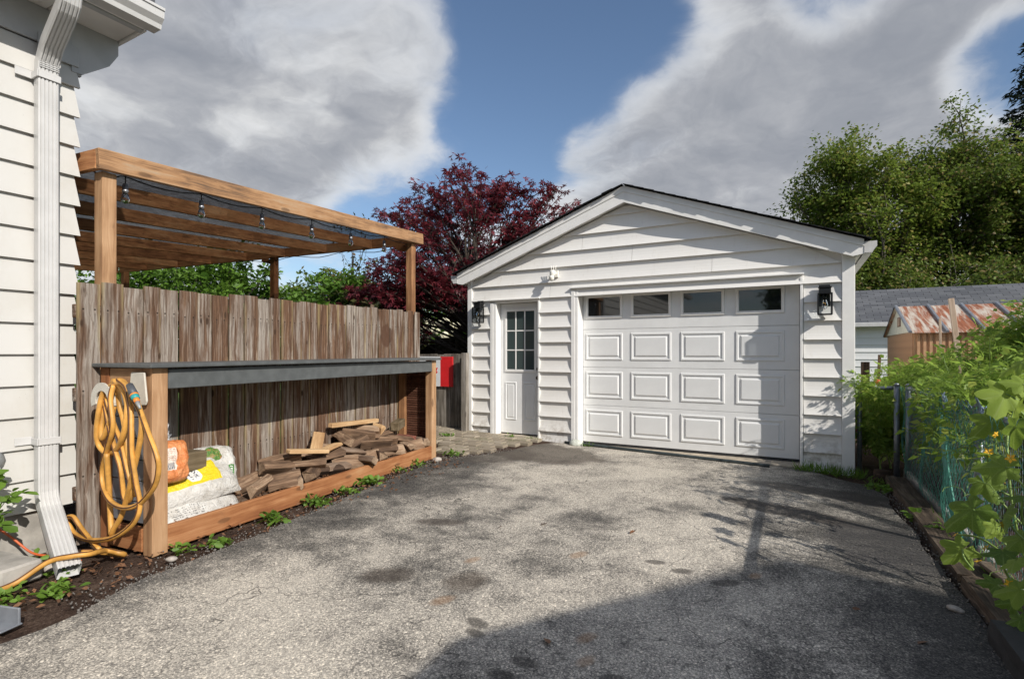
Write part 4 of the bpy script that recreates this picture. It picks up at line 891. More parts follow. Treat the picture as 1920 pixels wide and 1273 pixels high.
# ------------------------------------------------------------------ pergola
pg = thing('pergola', 'brown timber pergola with black shade cloth above the board fence', 'pergola', S(1.9, 3.5, 0))
def pz(s): return 2.655+.0598*(s+.015)    # top of its beams
QF = .565
beam('front_beam', S(.0, QF, pz(-.03)-.070), S(3.97, QF, pz(3.97)-.070), .04, .14, 'pergola_beam', pg)
for s0, nm in ((.018, 'rim_beam'), (3.955, 'rim_beam')): beam(nm, S(s0, QF+.021, pz(s0)-.070), S(s0, QF+6.6, pz(s0)-.070), .038, .135, 'pergola_rafter', pg)
for i in range(1, 9): q = QF+.83*i; beam('rafter', S(.04, q, pz(0)-.075), S(3.93, q, pz(3.93)-.075), .04, .125, 'pergola_rafter', pg)
for s0, q0, m in [(.095, .645, 'cedar_post'), (3.82, .65, 'cedar_new'), (3.86, QF+2.62, 'sill_wood'), (3.86, QF+6.3, 'sill_wood'), (.05, QF+6.3, 'sill_wood')]:
    beam('post', S(s0, q0, -.1), S(s0, q0, pz(s0)-.142), .092, .092, m, pg, FN)
for q0 in (QF+.10, QF+2.62): beam('brace_block', S(3.86, q0-.06, pz(3.86)-.235), S(3.86, q0+.25, pz(3.86)-.165), .04, .07, 'sill_wood', pg)
nu, nv = 60, 40; V = []; Fq = []
for j in range(nv+1):
    for i in range(nu+1):
        s0, q0 = .0+3.97*i/nu, QF+.02+6.6*j/nv; V.append(S(s0, q0, pz(s0)-.004+.006*mnoise.noise((s0*3, q0*3, 0))-.018*abs(math.sin(math.pi*(q0-QF)/.83))))
Fq = [(j*(nu+1)+i, j*(nu+1)+i+1, (j+1)*(nu+1)+i+1, (j+1)*(nu+1)+i) for j in range(nv) for i in range(nu)]
pydata('shade_cloth', V, Fq, 'shade_cloth', pg, None, True)
# string of bulbs
sl_ = thing('string_lights', 'string of clear hanging bulbs along the front of the pergola', 'string lights', S(1.8, .7, 2.5)); cord = []
bs = [.235, .82, 1.42, 2.04, 2.64, 3.26]
for k, s0 in enumerate(bs):
    zt = pz(s0)-.135; q0 = QF+.10; P = S(s0, q0, zt)
    tube('drop_cord', [([P+Vector((0, 0, .03)), P+Vector((0, 0, -.045))], .004)], 'black_rubber', sl_, 5)
    lathe('socket', [(.010, 0), (.017, -.005), (.018, -.045), (.021, -.048), (.021, -.062)], 'bulb_metal', sl_, Matrix.Translation(P+Vector((0, 0, -.04))), 10)
    lathe('bulb', [(.013, -.062), (.018, -.075), (.029, -.105), (.029, -.122), (.018, -.140), (.003, -.146)], 'bulb_glass', sl_, Matrix.Translation(P+Vector((0, 0, -.04))), 10)
ends = [-.0]+bs+[3.8]
for a_, b_ in zip(ends[:-1], ends[1:]): cord += [S(a_+(b_-a_)*t, QF+.115, pz(a_+(b_-a_)*t)-.12-.03*math.sin(math.pi*t)) for t in (0, .25, .5, .75)]
cord += [S(3.84, QF+.2+.5*k, pz(3.84)-.16-.05*(k % 2)) for k in range(8)]
tube('cord', [(spline(cord, 3), .005)], 'black_rubber', sl_, 5)
lb = thing('hanging_bulb', 'single clear bulb half hidden behind the near pergola post', 'bulb', S(.16, 1.40, 2.4))
lathe('socket', [(.010, .0), (.017, -.005), (.018, -.045), (.021, -.06)], 'bulb_metal', lb, Matrix.Translation(S(.40, 1.30, 2.47)), 10); lathe('bulb', [(.013, -.062), (.018, -.075), (.029, -.105), (.029, -.122), (.018, -.140), (.003, -.146)], 'bulb_glass', lb, Matrix.Translation(S(.40, 1.30, 2.47)), 10); tube('drop_cord', [([S(.40, 1.30, 2.47), S(.40, 1.30, 2.60)], .004)], 'black_rubber', lb, 5)

# ------------------------------------------------------------------ gate, post, flag board
gt = thing('garden_gate', 'low weathered grey board gate beside the garage corner', 'gate', (-5.2, 6.92, 0)); x = -5.95
while x < -4.62:
    wd = random.choice([.13, .14, .15]); wd = min(wd, -4.585-x)
    beam('board', (x+wd/2, 6.91, .075), (x+wd/2, 6.91+random.uniform(-.004, .004), 1.245+random.uniform(-.006, .01)), wd-.008, .02, 'gate_grey', gt, (0, 1, 0), .002); x += wd
for z in (.3, 1.05): bx('rail', -5.95, -4.6, 6.925, 6.965, z-.045, z+.045, 'gate_grey', gt)
for z in (.16, 1.15): bx('hinge', -4.64, -4.50, 6.885, 6.897, z-.05, z+.05, 'black_metal', gt)
tag(bx('gate_post', -4.525, -4.435, 6.72, 6.81, -.1, 1.265, 'gate_grey', None, .005, 2), 'grey gate post against the left corner of the garage', 'post')
fl = thing('flag_board', 'red and white maple leaf flag board hung on the garden gate', 'flag sign', (-5.3, 6.88, .95))
z0, z1 = .725, 1.205; h = z1-z0
for x0, x1, m in [(-5.03, -4.79, 'flag_red'), (-5.52, -5.0305, 'flag_white'), (-5.76, -5.5205, 'flag_red')]: bx('panel', x0, x1, 6.868, 6.892, z0, z1, m, fl, .002)
leaf = [(0, .44), (.085, .29), (.19, .33), (.14, .06), (.26, .19), (.29, .12), (.42, .15), (.37, .02), (.42, -.03), (.2, -.2), (.22, -.27), (.02, -.24), (.02, -.44)]
pts = leaf+[(-a_, b_) for a_, b_ in leaf[::-1]][1:]
prism('maple_leaf', [(-5.275+a_*h*.98, 6.8655, (z0+z1)/2+b_*h*.9) for a_, b_ in pts], (0, 0, 0), (0, .002, 0), 'flag_red', fl)
# farther fence, raised bed and hydrangea behind the gate
ff = thing('back_fence', 'grey board fence standing behind the garden gate', 'fence', (-7, 9.6, 0)); x = -7.1
while x < -4.9:
    beam('board', (x+.07, 9.5, -.1), (x+.07, 9.5, 1.60+random.uniform(-.01, .01)), .132, .02, 'gate_grey', ff, (0, 1, 0), .002); x += .14
for z in (.4, 1.3): bx('rail', -7.1, -4.9, 9.515, 9.55, z-.04, z+.04, 'gate_grey', ff)
# white garden ornament hung on the back fence
pl_ = thing('planter_screen', 'low black mesh screen with cedar cap below the white hydrangea', 'screen', (-7.6, 9.6, 0))
bx('cap', -8.8, -7.12, 9.55, 9.65, 1.47, 1.53, 'cedar_new', pl_)
tube('mesh', [([(-8.7+.045*i, 9.60, .2), (-8.7+.045*i+1.3*.6, 9.60, 1.47)], .005) for i in range(-2, 18)]+[([(-8.7+.045*i+1.3*.6, 9.605, .2), (-8.7+.045*i, 9.605, 1.47)], .005) for i in range(-2, 18)], 'black_metal', pl_, 4, caps=False)
bx('backing', -8.8, -7.12, 9.70, 9.72, .1, 1.46, 'black_rubber', pl_, 0)

# ------------------------------------------------------------------ right side: kerb timbers, chain-link fence
def tie(name, p0, p1, w_, h_, label, mat='tie_wood', cat='timber', **kw):
    p0, p1 = Vector(p0), Vector(p1); L = (p1-p0).length; n = 14; V, Fq = [], []
    for i in range(n+1):
        for k in range(12):
            a = 2*math.pi*k/12+math.pi/12; cx, cy = math.cos(a), math.sin(a); m_ = max(abs(cx), abs(cy)); x = -L/2+L*i/n
            j = 1+.14*mnoise.noise((x*3+L, cx*1.5, cy*1.5)); V.append((x+(random.uniform(-.03, .03) if i in (0, n) else 0), cx/m_**.85*w_/2*j, cy/m_**.85*h_/2*j))
    Fq = [(i*12+k, i*12+(k+1) % 12, (i+1)*12+(k+1) % 12, (i+1)*12+k) for i in range(n) for k in range(12)]+[tuple(range(11, -1, -1)), tuple(range(n*12, n*12+12))]
    o = pydata(name, V, Fq, mat, None, Matrix.Translation((p0+p1)/2) @ frame(p1-p0, (0, 0, 1))); return tag(o, label, cat, **kw)
tie('edging_timber', (.895, 6.45, -.03), (.885, 3.75, -.02), .17, .13, 'dark rotting timber edging the drive below the green netting', group='timbers edging the drive')
tie('edging_timber', (.895, 3.66, -.005), (.93, 1.9, .0), .20, .15, 'weathered timber with deep grain at the right edge near the black kerb', group='timbers edging the drive')
kb = tie('kerb_block', (.83, 3.04, .02), (.85, 1.4, .02), .15, .18, 'black rubber kerb block at the lower right corner', 'black_rubber', 'kerb')
plk = beam('loose_board', (.965, 3.92, .075), (1.0, 3.62, .085), .09, .02, 'tie_wood'); tag(plk, 'short grey loose board lying on the timber by the fence', 'board')
tag(bx('fence_kerb', 1.015, 1.06, 2.2, 6.85, -.06, .055, 'concrete', None, .008), 'narrow concrete kerb under the chain-link fence', 'kerb')
cf = thing('chain_link_fence', 'chain-link fence draped with green netting beside the driveway', 'fence', (1.03, 4.8, 0))
FX = 1.035
for y, x in ((6.76, .945), (6.70, 1.035), (4.35, FX), (2.4, FX)): tube('post', [([(x, y, -.2), (x, y, .93)], .028), ([(x, y, .93), (x, y, .955)], [.034, .012])], 'galv', cf, 10)
tube('top_rail', [([(FX, 6.72, .905), (FX, 4.5, .90), (FX, 2.2, .895)], .021)], 'galv', cf, 8)
pol = []; pit = .056
for i in range(int((6.70-2.3)/pit)):
    for sg in (1, -1):
        pts = []; y = 2.3+i*pit; z = .06; k = 0
        while z < .9: pts.append((FX+.004*(1 if k % 2 else -1)*sg, y+sg*pit/2*(k % 2), z)); z += pit*.5; k += 1
        pol.append((pts, .0016))
V, Fq = tube_data(pol, 3); o = npmesh('chain_mesh', V, Fq, 'galv', cf); tag(o, kind='stuff')
def net(name, mat, y0, y1, z0, z1, nx, nz, r, seed, x_off, sag=.04):
    random.seed(seed); pol = []
    def P(i, k):
        y, z = y0+(y1-y0)*i/nx, z0+(z1-z0)*k/nz
        f = mnoise.noise((y*2.1, z*2.4, seed)); return Vector((x_off-.035-.05*f-.03*math.sin(y*7), y+.06*mnoise.noise((y*3, z*3, seed+4)), z+.05*mnoise.noise((y*4, z*4, seed+9))))
    for i in range(nx):
        for sg in (1, -1):
            pts = [P(i+(.5*sg if k % 2 else 0), k) for k in range(nz+1)]; pol.append((pts, r))
    V, Fq = tube_data(pol, 3); o = npmesh(name, V, Fq, mat, cf); tag(o, kind='stuff'); return o
net('green_netting', 'net_green', 3.3, 6.68, .05, .93, 44, 15, .0016, 3, FX); net('green_netting', 'net_green', 4.3, 5.5, .05, .95, 20, 16, .002, 8, FX-.02)
net('netting_roll', 'net_blue', 3.9, 5.5, .86, .97, 40, 5, .003, 11, FX)
# gathered fold of netting hanging from the rail
tube('netting_fold', [(spline([(FX-.05+.012*j, 5.15-.02*j, .92), (FX-.06, 5.0-.03*j, .6), (FX-.07, 4.78-.03*j, .3), (FX-.06, 4.62-.04*j, .05)], 6), .008) for j in range(5)], 'net_green', cf, 5)
g2 = thing('metal_gate', 'low metal pipe gate between the garage and the chain-link fence', 'gate', (.75, 6.95, 0))
tube('gate_frame', [([(.64, 7.0, -.1), (.64, 7.0, .88)], .024), ([(.64, 7.0, .87), (.92, 6.80, .90)], .02)], 'galv', g2, 8)
stump = tag(lathe('cut_stump', [(.075, 0), (.08, .06), (.072, .14), (.02, .142)], 'bark_wood', None, Matrix.Translation((.80, 6.62, -.09)), 10), 'short brown stump between the garage corner and the metal post', 'stump')

# ------------------------------------------------------------------ neighbours behind on the right
nb = thing('neighbour_garage', 'white sided garage with grey shingle roof behind the rusty shed', 'garage', (5, 19, 0))
bx('wall', .9, 14, 17.34, 20.9, -.3, 2.1, 'far_white', nb, 0)
for k in range(11): z0 = -.12+k*.2; lap('siding_board', .85, 14, z0, z0+.2, nb, y=17.33, flare=.02, mat='far_white')
Mr = Matrix.Translation((.6, 17.05, 2.08)) @ Matrix((Vector((1, 0, 0)), Vector((0, 2.1, 1.06)).normalized(), Vector((0, -1.06, 2.1)).normalized())).transposed().to_4x4()
pydata('roof', [(0, 0, 0), (13.7, 0, 0), (13.7, 2.4, 0), (0, 2.4, 0)]+[(0, 0, -.05), (13.7, 0, -.05), (13.7, 2.4, -.05), (0, 2.4, -.05)], [(0, 1, 2, 3), (7, 6, 5, 4), (0, 4, 5, 1), (1, 5, 6, 2), (2, 6, 7, 3), (3, 7, 4, 0)], 'shingle_grey', nb, Mr)
prism('back_roof', [(.6, 19.15, 3.12), (.6, 21.2, 2.08), (.6, 21.2, 2.03), (.6, 19.15, 3.07)], (0, 0, 0), (13.7, 0, 0), 'shingle_grey', nb)
bx('gutter', .6, 14.3, 16.96, 17.05, 1.96, 2.075, 'alu_white', nb, .01); bx('soffit', .6, 14.3, 17.05, 17.32, 2.0, 2.012, 'soffit_white', nb, 0)
sh = thing('garden_shed', 'tan metal shed with rust streaked gable roof beyond the vegetable garden', 'shed', (3.2, 12.65, 0))
X0, X1, Y0, Y1, EZ, PZ = 1.80, 5.2, 11.25, 14.05, 1.63, 2.16; YM = (Y0+Y1)/2
bx('wall', X0+.02, X1, Y0+.02, Y1-.02, -.2, EZ, 'tan_metal', sh, 0)
for k in range(34): y = Y0+.06+k*.082; bx('wall_rib', X0-.002, X0+.02, y, y+.035, -.2, EZ-.02, 'tan_metal', sh, 0)
for k in range(40): x = X0+.06+k*.085; bx('wall_rib', x, x+.04, Y0-.002, Y0+.02, -.2, EZ-.02, 'tan_metal', sh, 0)
prism('gable', [(X0-.01, Y0-.02, EZ), (X0-.01, Y1+.02, EZ), (X0-.01, YM, PZ-.01)], (0, 0, 0), (.03, 0, 0), 'cream_paint', sh)
vt = bx('gable_vent', X0-.022, X0-.0105, YM-.28, YM+.02, EZ+.14, EZ+.32, 'slat_brown', sh, 0)
for k in range(3): bx('vent_slat', X0-.028, X0-.0225, YM-.255+k*.09, YM-.195+k*.09, EZ+.155, EZ+.305, 'stake_wood', vt, 0)
for sg, ye in ((-1, Y0-.09), (1, Y1+.09)):
    d = Vector((0, ye-YM, EZ-.03-PZ)); L = d.length; d.normalize(); up = Vector((1, 0, 0)).cross(d); up = up if up.z > 0 else -up
    M = Matrix.Translation((X0-.06, YM, PZ+.01)) @ Matrix((Vector((1, 0, 0)), d, up)).transposed().to_4x4()
    for k in range(7):
        x = k*.50; pydata('roof_panel', [(x, 0, 0), (x+.495, 0, 0), (x+.495, L, 0), (x, L, 0)]+[(x, 0, -.01), (x+.495, 0, -.01), (x+.495, L, -.01), (x, L, -.01)], [(0, 1, 2, 3), (7, 6, 5, 4), (0, 4, 5, 1), (1, 5, 6, 2), (2, 6, 7, 3), (3, 7, 4, 0)], 'rust_roof', sh, M)
        pydata('roof_rib', [(x-.015+a_, b_, c_) for b_ in (0, L) for a_, c_ in ((0, 0), (.01, .035), (.045, .035), (.055, 0))], [(0, 1, 5, 4), (1, 2, 6, 5), (2, 3, 7, 6), (3, 2, 1, 0), (4, 5, 6, 7)], 'grey_metal', sh, M)
for nm, lab, p0, p1, w_ in [('garden_stake', 'pale leaning wooden stake standing in front of the rusty shed roof', (1.95, 8.6, .2), (1.80, 8.75, 1.98), .06), ('garden_stake', 'thin grey stake beside the pale leaning stake', (1.62, 8.3, .1), (1.60, 8.3, 1.70), .025), ('garden_stake', 'tall grey stake wrapped by the vines at the right', (2.15, 6.6, .0), (2.28, 6.6, 1.74), .045), ('garden_stake', 'short dark stake among the vines near the netting rail', (1.55, 5.6, .2), (1.55, 5.6, 1.02), .03), ('garden_stake', 'reddish brown stake behind the metal gate', (.95, 9.6, .2), (.95, 9.6, 1.13), .11), ('garden_stake', 'grey forked stake next to the reddish brown stake', (1.08, 9.5, .2), (1.12, 9.5, 1.24), .04)]:
    tag(beam(nm, p0, p1, w_, w_*.6, 'stake_wood' if 'reddish' not in lab else 'bark_wood', None, (0, 1, 0)), lab, 'stake', 'stakes in the vegetable garden')
for k, (p0, p1) in enumerate([((2.02, 8.3, .1), (1.98, 8.3, 1.50)), ((2.5, 8.0, .1), (2.52, 8.0, 1.55)), ((1.3, 6.2, 0), (1.34, 6.2, 1.15))]):
    tag(beam('garden_stake', p0, p1, .022, .022, 'stake_wood', None, (0, 1, 0)), ['slim stake in the tomatoes below the shed eave', 'slim stake in the tomatoes right of the shed gable', 'slim stake in the tomatoes close to the metal posts'][k], 'stake', 'stakes in the vegetable garden')

# house of the right-hand neighbour: out of the picture, its gable shades the near drive
nh = thing('neighbour_house', 'brick gabled house beside the drive, outside the picture to the right', 'house', (8.15, -5, 0))
bx('wall', 3.35, 12.8, -11, -.32, -.3, 3.1, 'brickwork', nh, 0); prism('gable_wall', [(3.2, -.52, 3.1), (12.8, -.52, 3.1), (8.0, -.52, 5.65)], (0, 0, 0), (0, .2, 0), 'brickwork', nh)
for sg in (1, -1): prism('roof', [(8.15, 0, 5.80), (8.15-sg*5.23, 0, 3.0), (8.15-sg*5.23, 0, 2.84), (8.15, 0, 5.64)], (0, -11, 0), (0, .08, 0), 'shingle_grey', nh)
for y in (-2.5, -6): w_ = bx('window', 3.32, 3.35, y-.6, y+.6, 1.0, 2.2, 'trim_white', nh); bx('pane', 3.312, 3.319, y-.52, y+.52, 1.08, 2.12, 'window_glass', w_, 0)

# ------------------------------------------------------------------ small things at the lower left
tag(beam('concrete_block', (-4.15, 1.18, .055), (-3.74, 1.25, .055), .20, .11, 'concrete', None, (0, 0, 1), .012), 'rough concrete block on the soil at the left edge', 'block')
am = thing('metal_angle', 'grey metal angle lying on the drive at the lower left edge', 'metal strip', (-3.3, 1.0, 0)); beam('flange', (-3.62, .93, .045), (-3.185, 1.055, .045), .012, .08, 'grey_metal', am); beam('foot', (-3.60, .895, .012), (-3.165, 1.02, .012), .09, .008, 'grey_metal', am)
tag(tube('extension_cord', [(spline([(-4.27, 1.30, .22), (-4.20, 1.36, .14), (-4.12, 1.42, .05), (-4.02, 1.47, .03), (-3.9, 1.53, .015), (-3.82, 1.55, .012)], 6), .007)], 'orange_cord'), 'orange extension cord running along the house foundation', 'cord')
random.seed(5)
for k, (x, y, r, lab) in enumerate([(-3.36, 1.83, .028, 'small tan pebble at the foot of the counter post'), (-3.87, 1.44, .055, 'rough stone behind the downspout end'), (-4.18, 1.58, .06, 'grey stone at the house corner by the downspout'), (.70, 3.32, .028, 'white pebble on the asphalt near the right timber'), (-3.72, 5.02, .05, 'dark stone at the far foot of the counter')]):
    rock('pebble', (x, y, .01), r, 'stone', lab, 'stone')
# ------------------------------------------------------------------ trees and shrubs
def curve_to(p0, p1, bend=.2, n=7, sag=0):
    p0, p1 = Vector(p0), Vector(p1); L = (p1-p0).length; o = Vector((random.uniform(-1, 1), random.uniform(-1, 1), random.uniform(-.3, .8)))*L*bend
    return [p0.lerp(p1, t)+o*math.sin(math.pi*t)*(1-t*.4)+Vector((0, 0, -sag*L*t*t)) for t in [i/n for i in range(n+1)]]
def tree(name, label, cat, base, clumps, trunk_top, r0, leafmat, tmpl, lsize, per, up=.4, droop=.2, twig=5, fork=None, group=None, bark='bark', limb_r=.3, spread=1., ls=6):
    """clumps: (x,y,z,radius); limbs run from the trunk to every clump, twigs fill it, leaves sit along the twigs"""
    t = thing(name, label, cat, base, group); base = Vector(base); top = Vector(trunk_top)
    tp = curve_to(base, top, .07, 10); polys = [(tp, [r0*(1-.55*i/10)*(1.25 if i == 0 else 1) for i in range(11)])]; pts = []; outs = []
    for (x, y, z, rc) in clumps:
        c = Vector((x, y, z)); f = max(.25, min(1, (z-base.z)/(top.z-base.z+1e-3)*random.uniform(.45, .8))); a = tp[min(10, int(f*10))]
        lr = r0*limb_r*random.uniform(.6, 1.1); path = curve_to(a, c, .13, 7); polys.append((path, [lr*(1-.78*i/7) for i in range(8)]))
        for k in range(twig):
            d = Vector((random.gauss(0, 1), random.gauss(0, 1), random.gauss(0, .75))).normalized()*rc*random.uniform(.55, 1.15)*spread
            st = path[random.choice((4, 5, 6, 7))]; tw = curve_to(st, c+d, .15, 4); polys.append((tw, [lr*.24*(1-.7*i/4)+.002 for i in range(5)]))
            m = max(2, int(per/twig))
            for _ in range(m):
                u = random.random()**.6; q = tw[0].lerp(tw[-1], u) if u < .5 else tw[3].lerp(tw[4], (u-.5)*2); q = Vector(tw[min(4, int(u*4.99))]).lerp(q, .5)
                q = q+Vector((random.gauss(0, 1), random.gauss(0, 1), random.gauss(0, .7)))*rc*.22; pts.append(q); outs.append((q-c).normalized()*.6)
    V, Fq = tube_data(polys, ls); npmesh('trunk', V, Fq, bark, t, None, True)
    leaves('crown', np.array([tuple(p_) for p_ in pts]), lsize, tmpl, leafmat, t, up, droop, np.array([tuple(p_) for p_ in outs])); return t
def ell(c, r, n, rc, inner=.35, zmin=None, bias=0):
    out = []
    while len(out) < n:
        d = Vector((random.gauss(0, 1), random.gauss(0, 1), random.gauss(0, 1))).normalized(); k = random.uniform(inner, 1)**.6
        p_ = (c[0]+d.x*r[0]*k, c[1]+d.y*r[1]*k, c[2]+d.z*r[2]*k)
        if zmin and p_[2] < zmin: continue
        out.append(p_+(rc*random.uniform(.65, 1.25),))
    return out
random.seed(11)
# Japanese maple between the pergola and the garage
cl = ell((-5.55, 8.55, 3.25), (1.75, 1.4, 1.35), 58, .42)+ell((-6.5, 8.2, 2.45), (1.15, 1.0, .7), 24, .36, .35, 2.1)+ell((-5.0, 8.5, 2.6), (.7, .8, .45), 12, .34)+ell((-7.35, 8.0, 2.35), (.5, .6, .35), 9, .3)
cl += [(-5.75, 8.5, 4.55, .42), (-5.5, 8.6, 4.85, .33), (-6.6, 8.3, 4.25, .36), (-6.2, 8.4, 4.45, .32), (-6.95, 8.1, 4.05, .28), (-4.75, 8.9, 4.45, .3), (-4.2, 9.0, 4.25, .34), (-3.75, 9.05, 4.3, .26), (-3.55, 9.2, 3.95, .28), (-4.1, 9.0, 3.85, .4), (-5.15, 8.7, 4.5, .32), (-4.5, 8.8, 3.7, .4), (-3.35, 9.4, 3.75, .2)]
cl = [(x-.22 if z > 1.5 else x, y, z, r) for x, y, z, r in cl]
jm = tree('japanese_maple', 'dark red Japanese maple spreading beside the garage roof', 'tree', (-4.62, 8.15, -.1), cl, (-5.55, 8.45, 2.75), .085, 'maple_red', T_STAR, .10, 118, .45, .35, 6, limb_r=.42)
for p0, p1 in [((-4.66, 8.15, .5), (-6.4, 8.1, 2.3)), ((-4.68, 8.15, .75), (-4.9, 8.4, 2.6))]:
    tube('limb', [(curve_to(p0, p1, .06, 8), [.055*(1-.7*i/8) for i in range(9)])], 'bark', jm, 7)
# shrubs seen under the pergola
SH = [((-10.4, 6.9), 3.5, 1.5, 'shrub_green', 'bright green shrub seen under the middle of the pergola'), ((-12.6, 6.3), 3.5, 1.7, 'shrub_green', 'bright green shrub seen under the left of the pergola'), ((-8.7, 7.9), 3.0, 1.05, 'shrub_green', 'rounded green shrub beside the rear pergola post'), ((-8.3, 8.6), 3.0, 1.05, 'olive_leaf', 'olive twiggy shrub left of the red maple'), ((-11.4, 10.6), 3.7, 1.5, 'tree_green_b', 'dark green shrub rising behind the olive shrub'), ((-11.2, 14.5), 3.6, 1.6, 'shrub_green', 'green shrub in the distance behind the white hydrangea'), ((-7.3, 7.6), 2.1, .8, 'olive_leaf', 'low olive shrub just above the board fence')]
for (x, y), h, r, m, lab in SH:
    tree('garden_shrub', lab, 'shrub', (x, y, -.1), ell((x, y, h*.56), (r, r, h*.42), int(62*r), .36, .5), (x, y, h*.5), .05, m, T_LEAF, .11, 150, .4, .1, 5, group='shrubs beyond the board fence')
tw = [(-9.35, 9.3, z, .3) for z in (3.2,)]+[(-9.6, 9.3, 4.55, .26), (-9.15, 9.4, 4.35, .24), (-9.75, 9.25, 4.15, .22), (-9.2, 9.35, 3.9, .25), (-9.45, 9.3, 3.6, .25), (-9.0, 9.4, 3.5, .2)]
tree('sapling', 'thin open sapling rising above the far end of the pergola', 'tree', (-9.3, 9.3, -.1), tw, (-9.4, 9.3, 3.6), .04, 'olive_leaf', T_LEAF, .10, 34, .3, .1, 5)
# hydrangea behind the gate
hy = tree('hydrangea', 'white flowering hydrangea behind the garden gate', 'shrub', (-8.9, 11.9, -.1), ell((-8.9, 11.9, 1.5), (1.3, .6, .65), 40, .25), (-8.9, 11.9, 1.0), .04, 'shrub_green', T_LEAF, .12, 70, .5, .1, 4)
def flower_ball(r):
    bm = bmesh.new(); bmesh.ops.create_icosphere(bm, subdivisions=3, radius=r)
    for v in bm.verts: v.co *= 1+.16*mnoise.noise(v.co*60)
    me = bpy.data.meshes.new('flower_head'); bm.to_mesh(me); bm.free(); me.materials.append(MATS['flower_cream']); return me
fb = flower_ball(.13)
for k in range(30): mesh_obj('flower_head', fb, None, hy, Matrix.Translation((-8.8+random.uniform(-1.1, 1.1), 11.3+random.uniform(-.05, .35), 1.80+random.uniform(-.14, .32))) @ Matrix.Rotation(random.random()*3, 4, 'X') @ Matrix.Scale(random.uniform(.7, 1.15), 4))
# large trees behind the neighbour's garage
def big(name, label, x, y, h, rx, mat, n, seed, lsz=.145, zc=.60, rz=.40):
    random.seed(seed); return tree(name, label, 'tree', (x, y, -.2), ell((x, y, h*zc), (rx, rx, h*rz), n, .95, .3), (x+.2, y, h*.62), .22, mat, T_LEAF, lsz, 560, .35, .2, 7, group='trees behind the neighbour garage', limb_r=.36, bark='bark_light')
big('broadleaf_tree', 'green broadleaf tree rising right behind the garage roof', 2.6, 28.3, 11.9, 3.0, 'tree_green', 84, 3, .16)
big('broadleaf_tree', 'middle broadleaf tree with thin crown above the rusty shed', 6.0, 29.4, 11.6, 2.5, 'tree_green_b', 52, 8, .16)
big('broadleaf_tree', 'broadleaf tree at the right edge in front of the spruce', 9.4, 29.2, 11.7, 3.0, 'tree_green', 74, 13, .16)
big('broadleaf_tree', 'low spreading tree directly above the grey shingle roof', 5.0, 26.2, 5.6, 3.4, 'tree_green_b', 40, 17, .14, .55, .38)
big('broadleaf_tree', 'low dark tree above the roof at the right edge', 10.6, 26.5, 6.8, 3.0, 'tree_green_b', 36, 19, .14, .55, .4)
random.seed(4)
spz = []; sx, sy, shh = 10.7, 34.8, 17.5
sp = thing('spruce_tree', 'tall dark spruce at the right edge of the sky', 'tree', (sx, sy, -.2)); polys = [([(sx, sy, -.2), (sx, sy, shh)], [.3, .03])]; pts = []; outs = []
for k in range(150):
    z = 3+(shh-3.2)*k/150; L = (1-(z/shh))*5.2*random.uniform(.75, 1.1)+.35; a = k*2.4; d = Vector((math.cos(a), math.sin(a), .12))
    P = [Vector((sx, sy, z))+d*L*t+Vector((0, 0, -.28*L*t*t+.12*L*t**4)) for t in (0, .25, .5, .75, 1)]; polys.append((P, [.05, .04, .03, .02, .008]))
    for _ in range(int(70*L**.8)):
        t = random.random()**.7; i = min(3, int(t*4)); q = P[i].lerp(P[i+1], t*4-i)+Vector((random.gauss(0, .12), random.gauss(0, .12), random.gauss(-.08, .09)))*(.6+L*.25); pts.append(q); outs.append(d+Vector((0, 0, -.5)))
V, Fq = tube_data(polys, 5); npmesh('trunk', V, Fq, 'bark', sp, None, True)
leaves('crown', np.array([tuple(p_) for p_ in pts]), .30, (np.array([(0, 0, 0), (.4, .16, .03), (1, 0, 0), (.4, -.16, .03)]), [(0, 1, 2, 3)]), 'spruce_green', sp, .3, .4, np.array([tuple(o_) for o_ in outs]))
# trees across the street behind the viewer, met only in the window reflections
big('broadleaf_tree', 'street tree behind the viewer seen only in the window reflections', 2.2, -24, 9, 3.2, 'tree_green', 26, 23, .4)

# ------------------------------------------------------------------ vegetable garden
random.seed(31)
TOM = [(1.00, 7.55, .85, .34, 'low tomato plant behind the metal gate'), (1.42, 7.0, 1.2, .38, 'tomato plant just behind the two metal posts'), (1.40, 6.2, 1.15, .34, 'tomato plant behind the far part of the netting'), (1.42, 5.45, 1.2, .34, 'tomato plant with red fruit behind the middle of the netting'),
       (1.95, 7.9, 1.5, .42, 'tall tomato plant under the pale leaning stake'), (2.1, 7.1, 1.7, .42, 'tall tomato plant right of the leaning stake'), (1.95, 6.2, 1.4, .4, 'tomato plant in the second row near the middle'), (2.45, 6.5, 2.15, .40, 'tallest tomato plant around the tall grey stake'),
       (2.75, 7.2, 2.1, .42, 'tall tomato plant at the right edge before the shed'), (1.9, 5.2, 1.5, .38, 'tomato plant behind the cucumber vine'), (1.35, 8.6, 1.2, .4, 'tomato plant in front of the neighbour white wall'), (2.45, 5.6, 2.05, .4, 'tomato plant at the right edge behind the vine')]
for k, (x, y, h, r, lab) in enumerate(TOM):
    cl = ell((x, y, h*.60), (r, r, h*.44), 34, .17, .2); t = tree('tomato_plant', lab, 'tomato plant', (x, y, -.1), cl, (x, y, h*.85), .014, 'tomato_leaf', T_COMP, .14, 72, .35, .45, 4, group='tomato plants in the vegetable garden', bark='stem_green', limb_r=.5, ls=4)
    for j in range(7):
        zt = random.uniform(.25, .75)*h; bm = None
        lathe('tomato', [(.006, -.032), (.026, -.024), (.037, 0), (.028, .024), (.008, .03)], random.choice(['tomato_red', 'tomato_green', 'tomato_red']), t, Matrix.Translation((x-r*random.uniform(.3, .95), y+random.uniform(-r, r)*.8, zt)) @ Matrix.Scale(random.uniform(.7, 1.15), 4), 9)
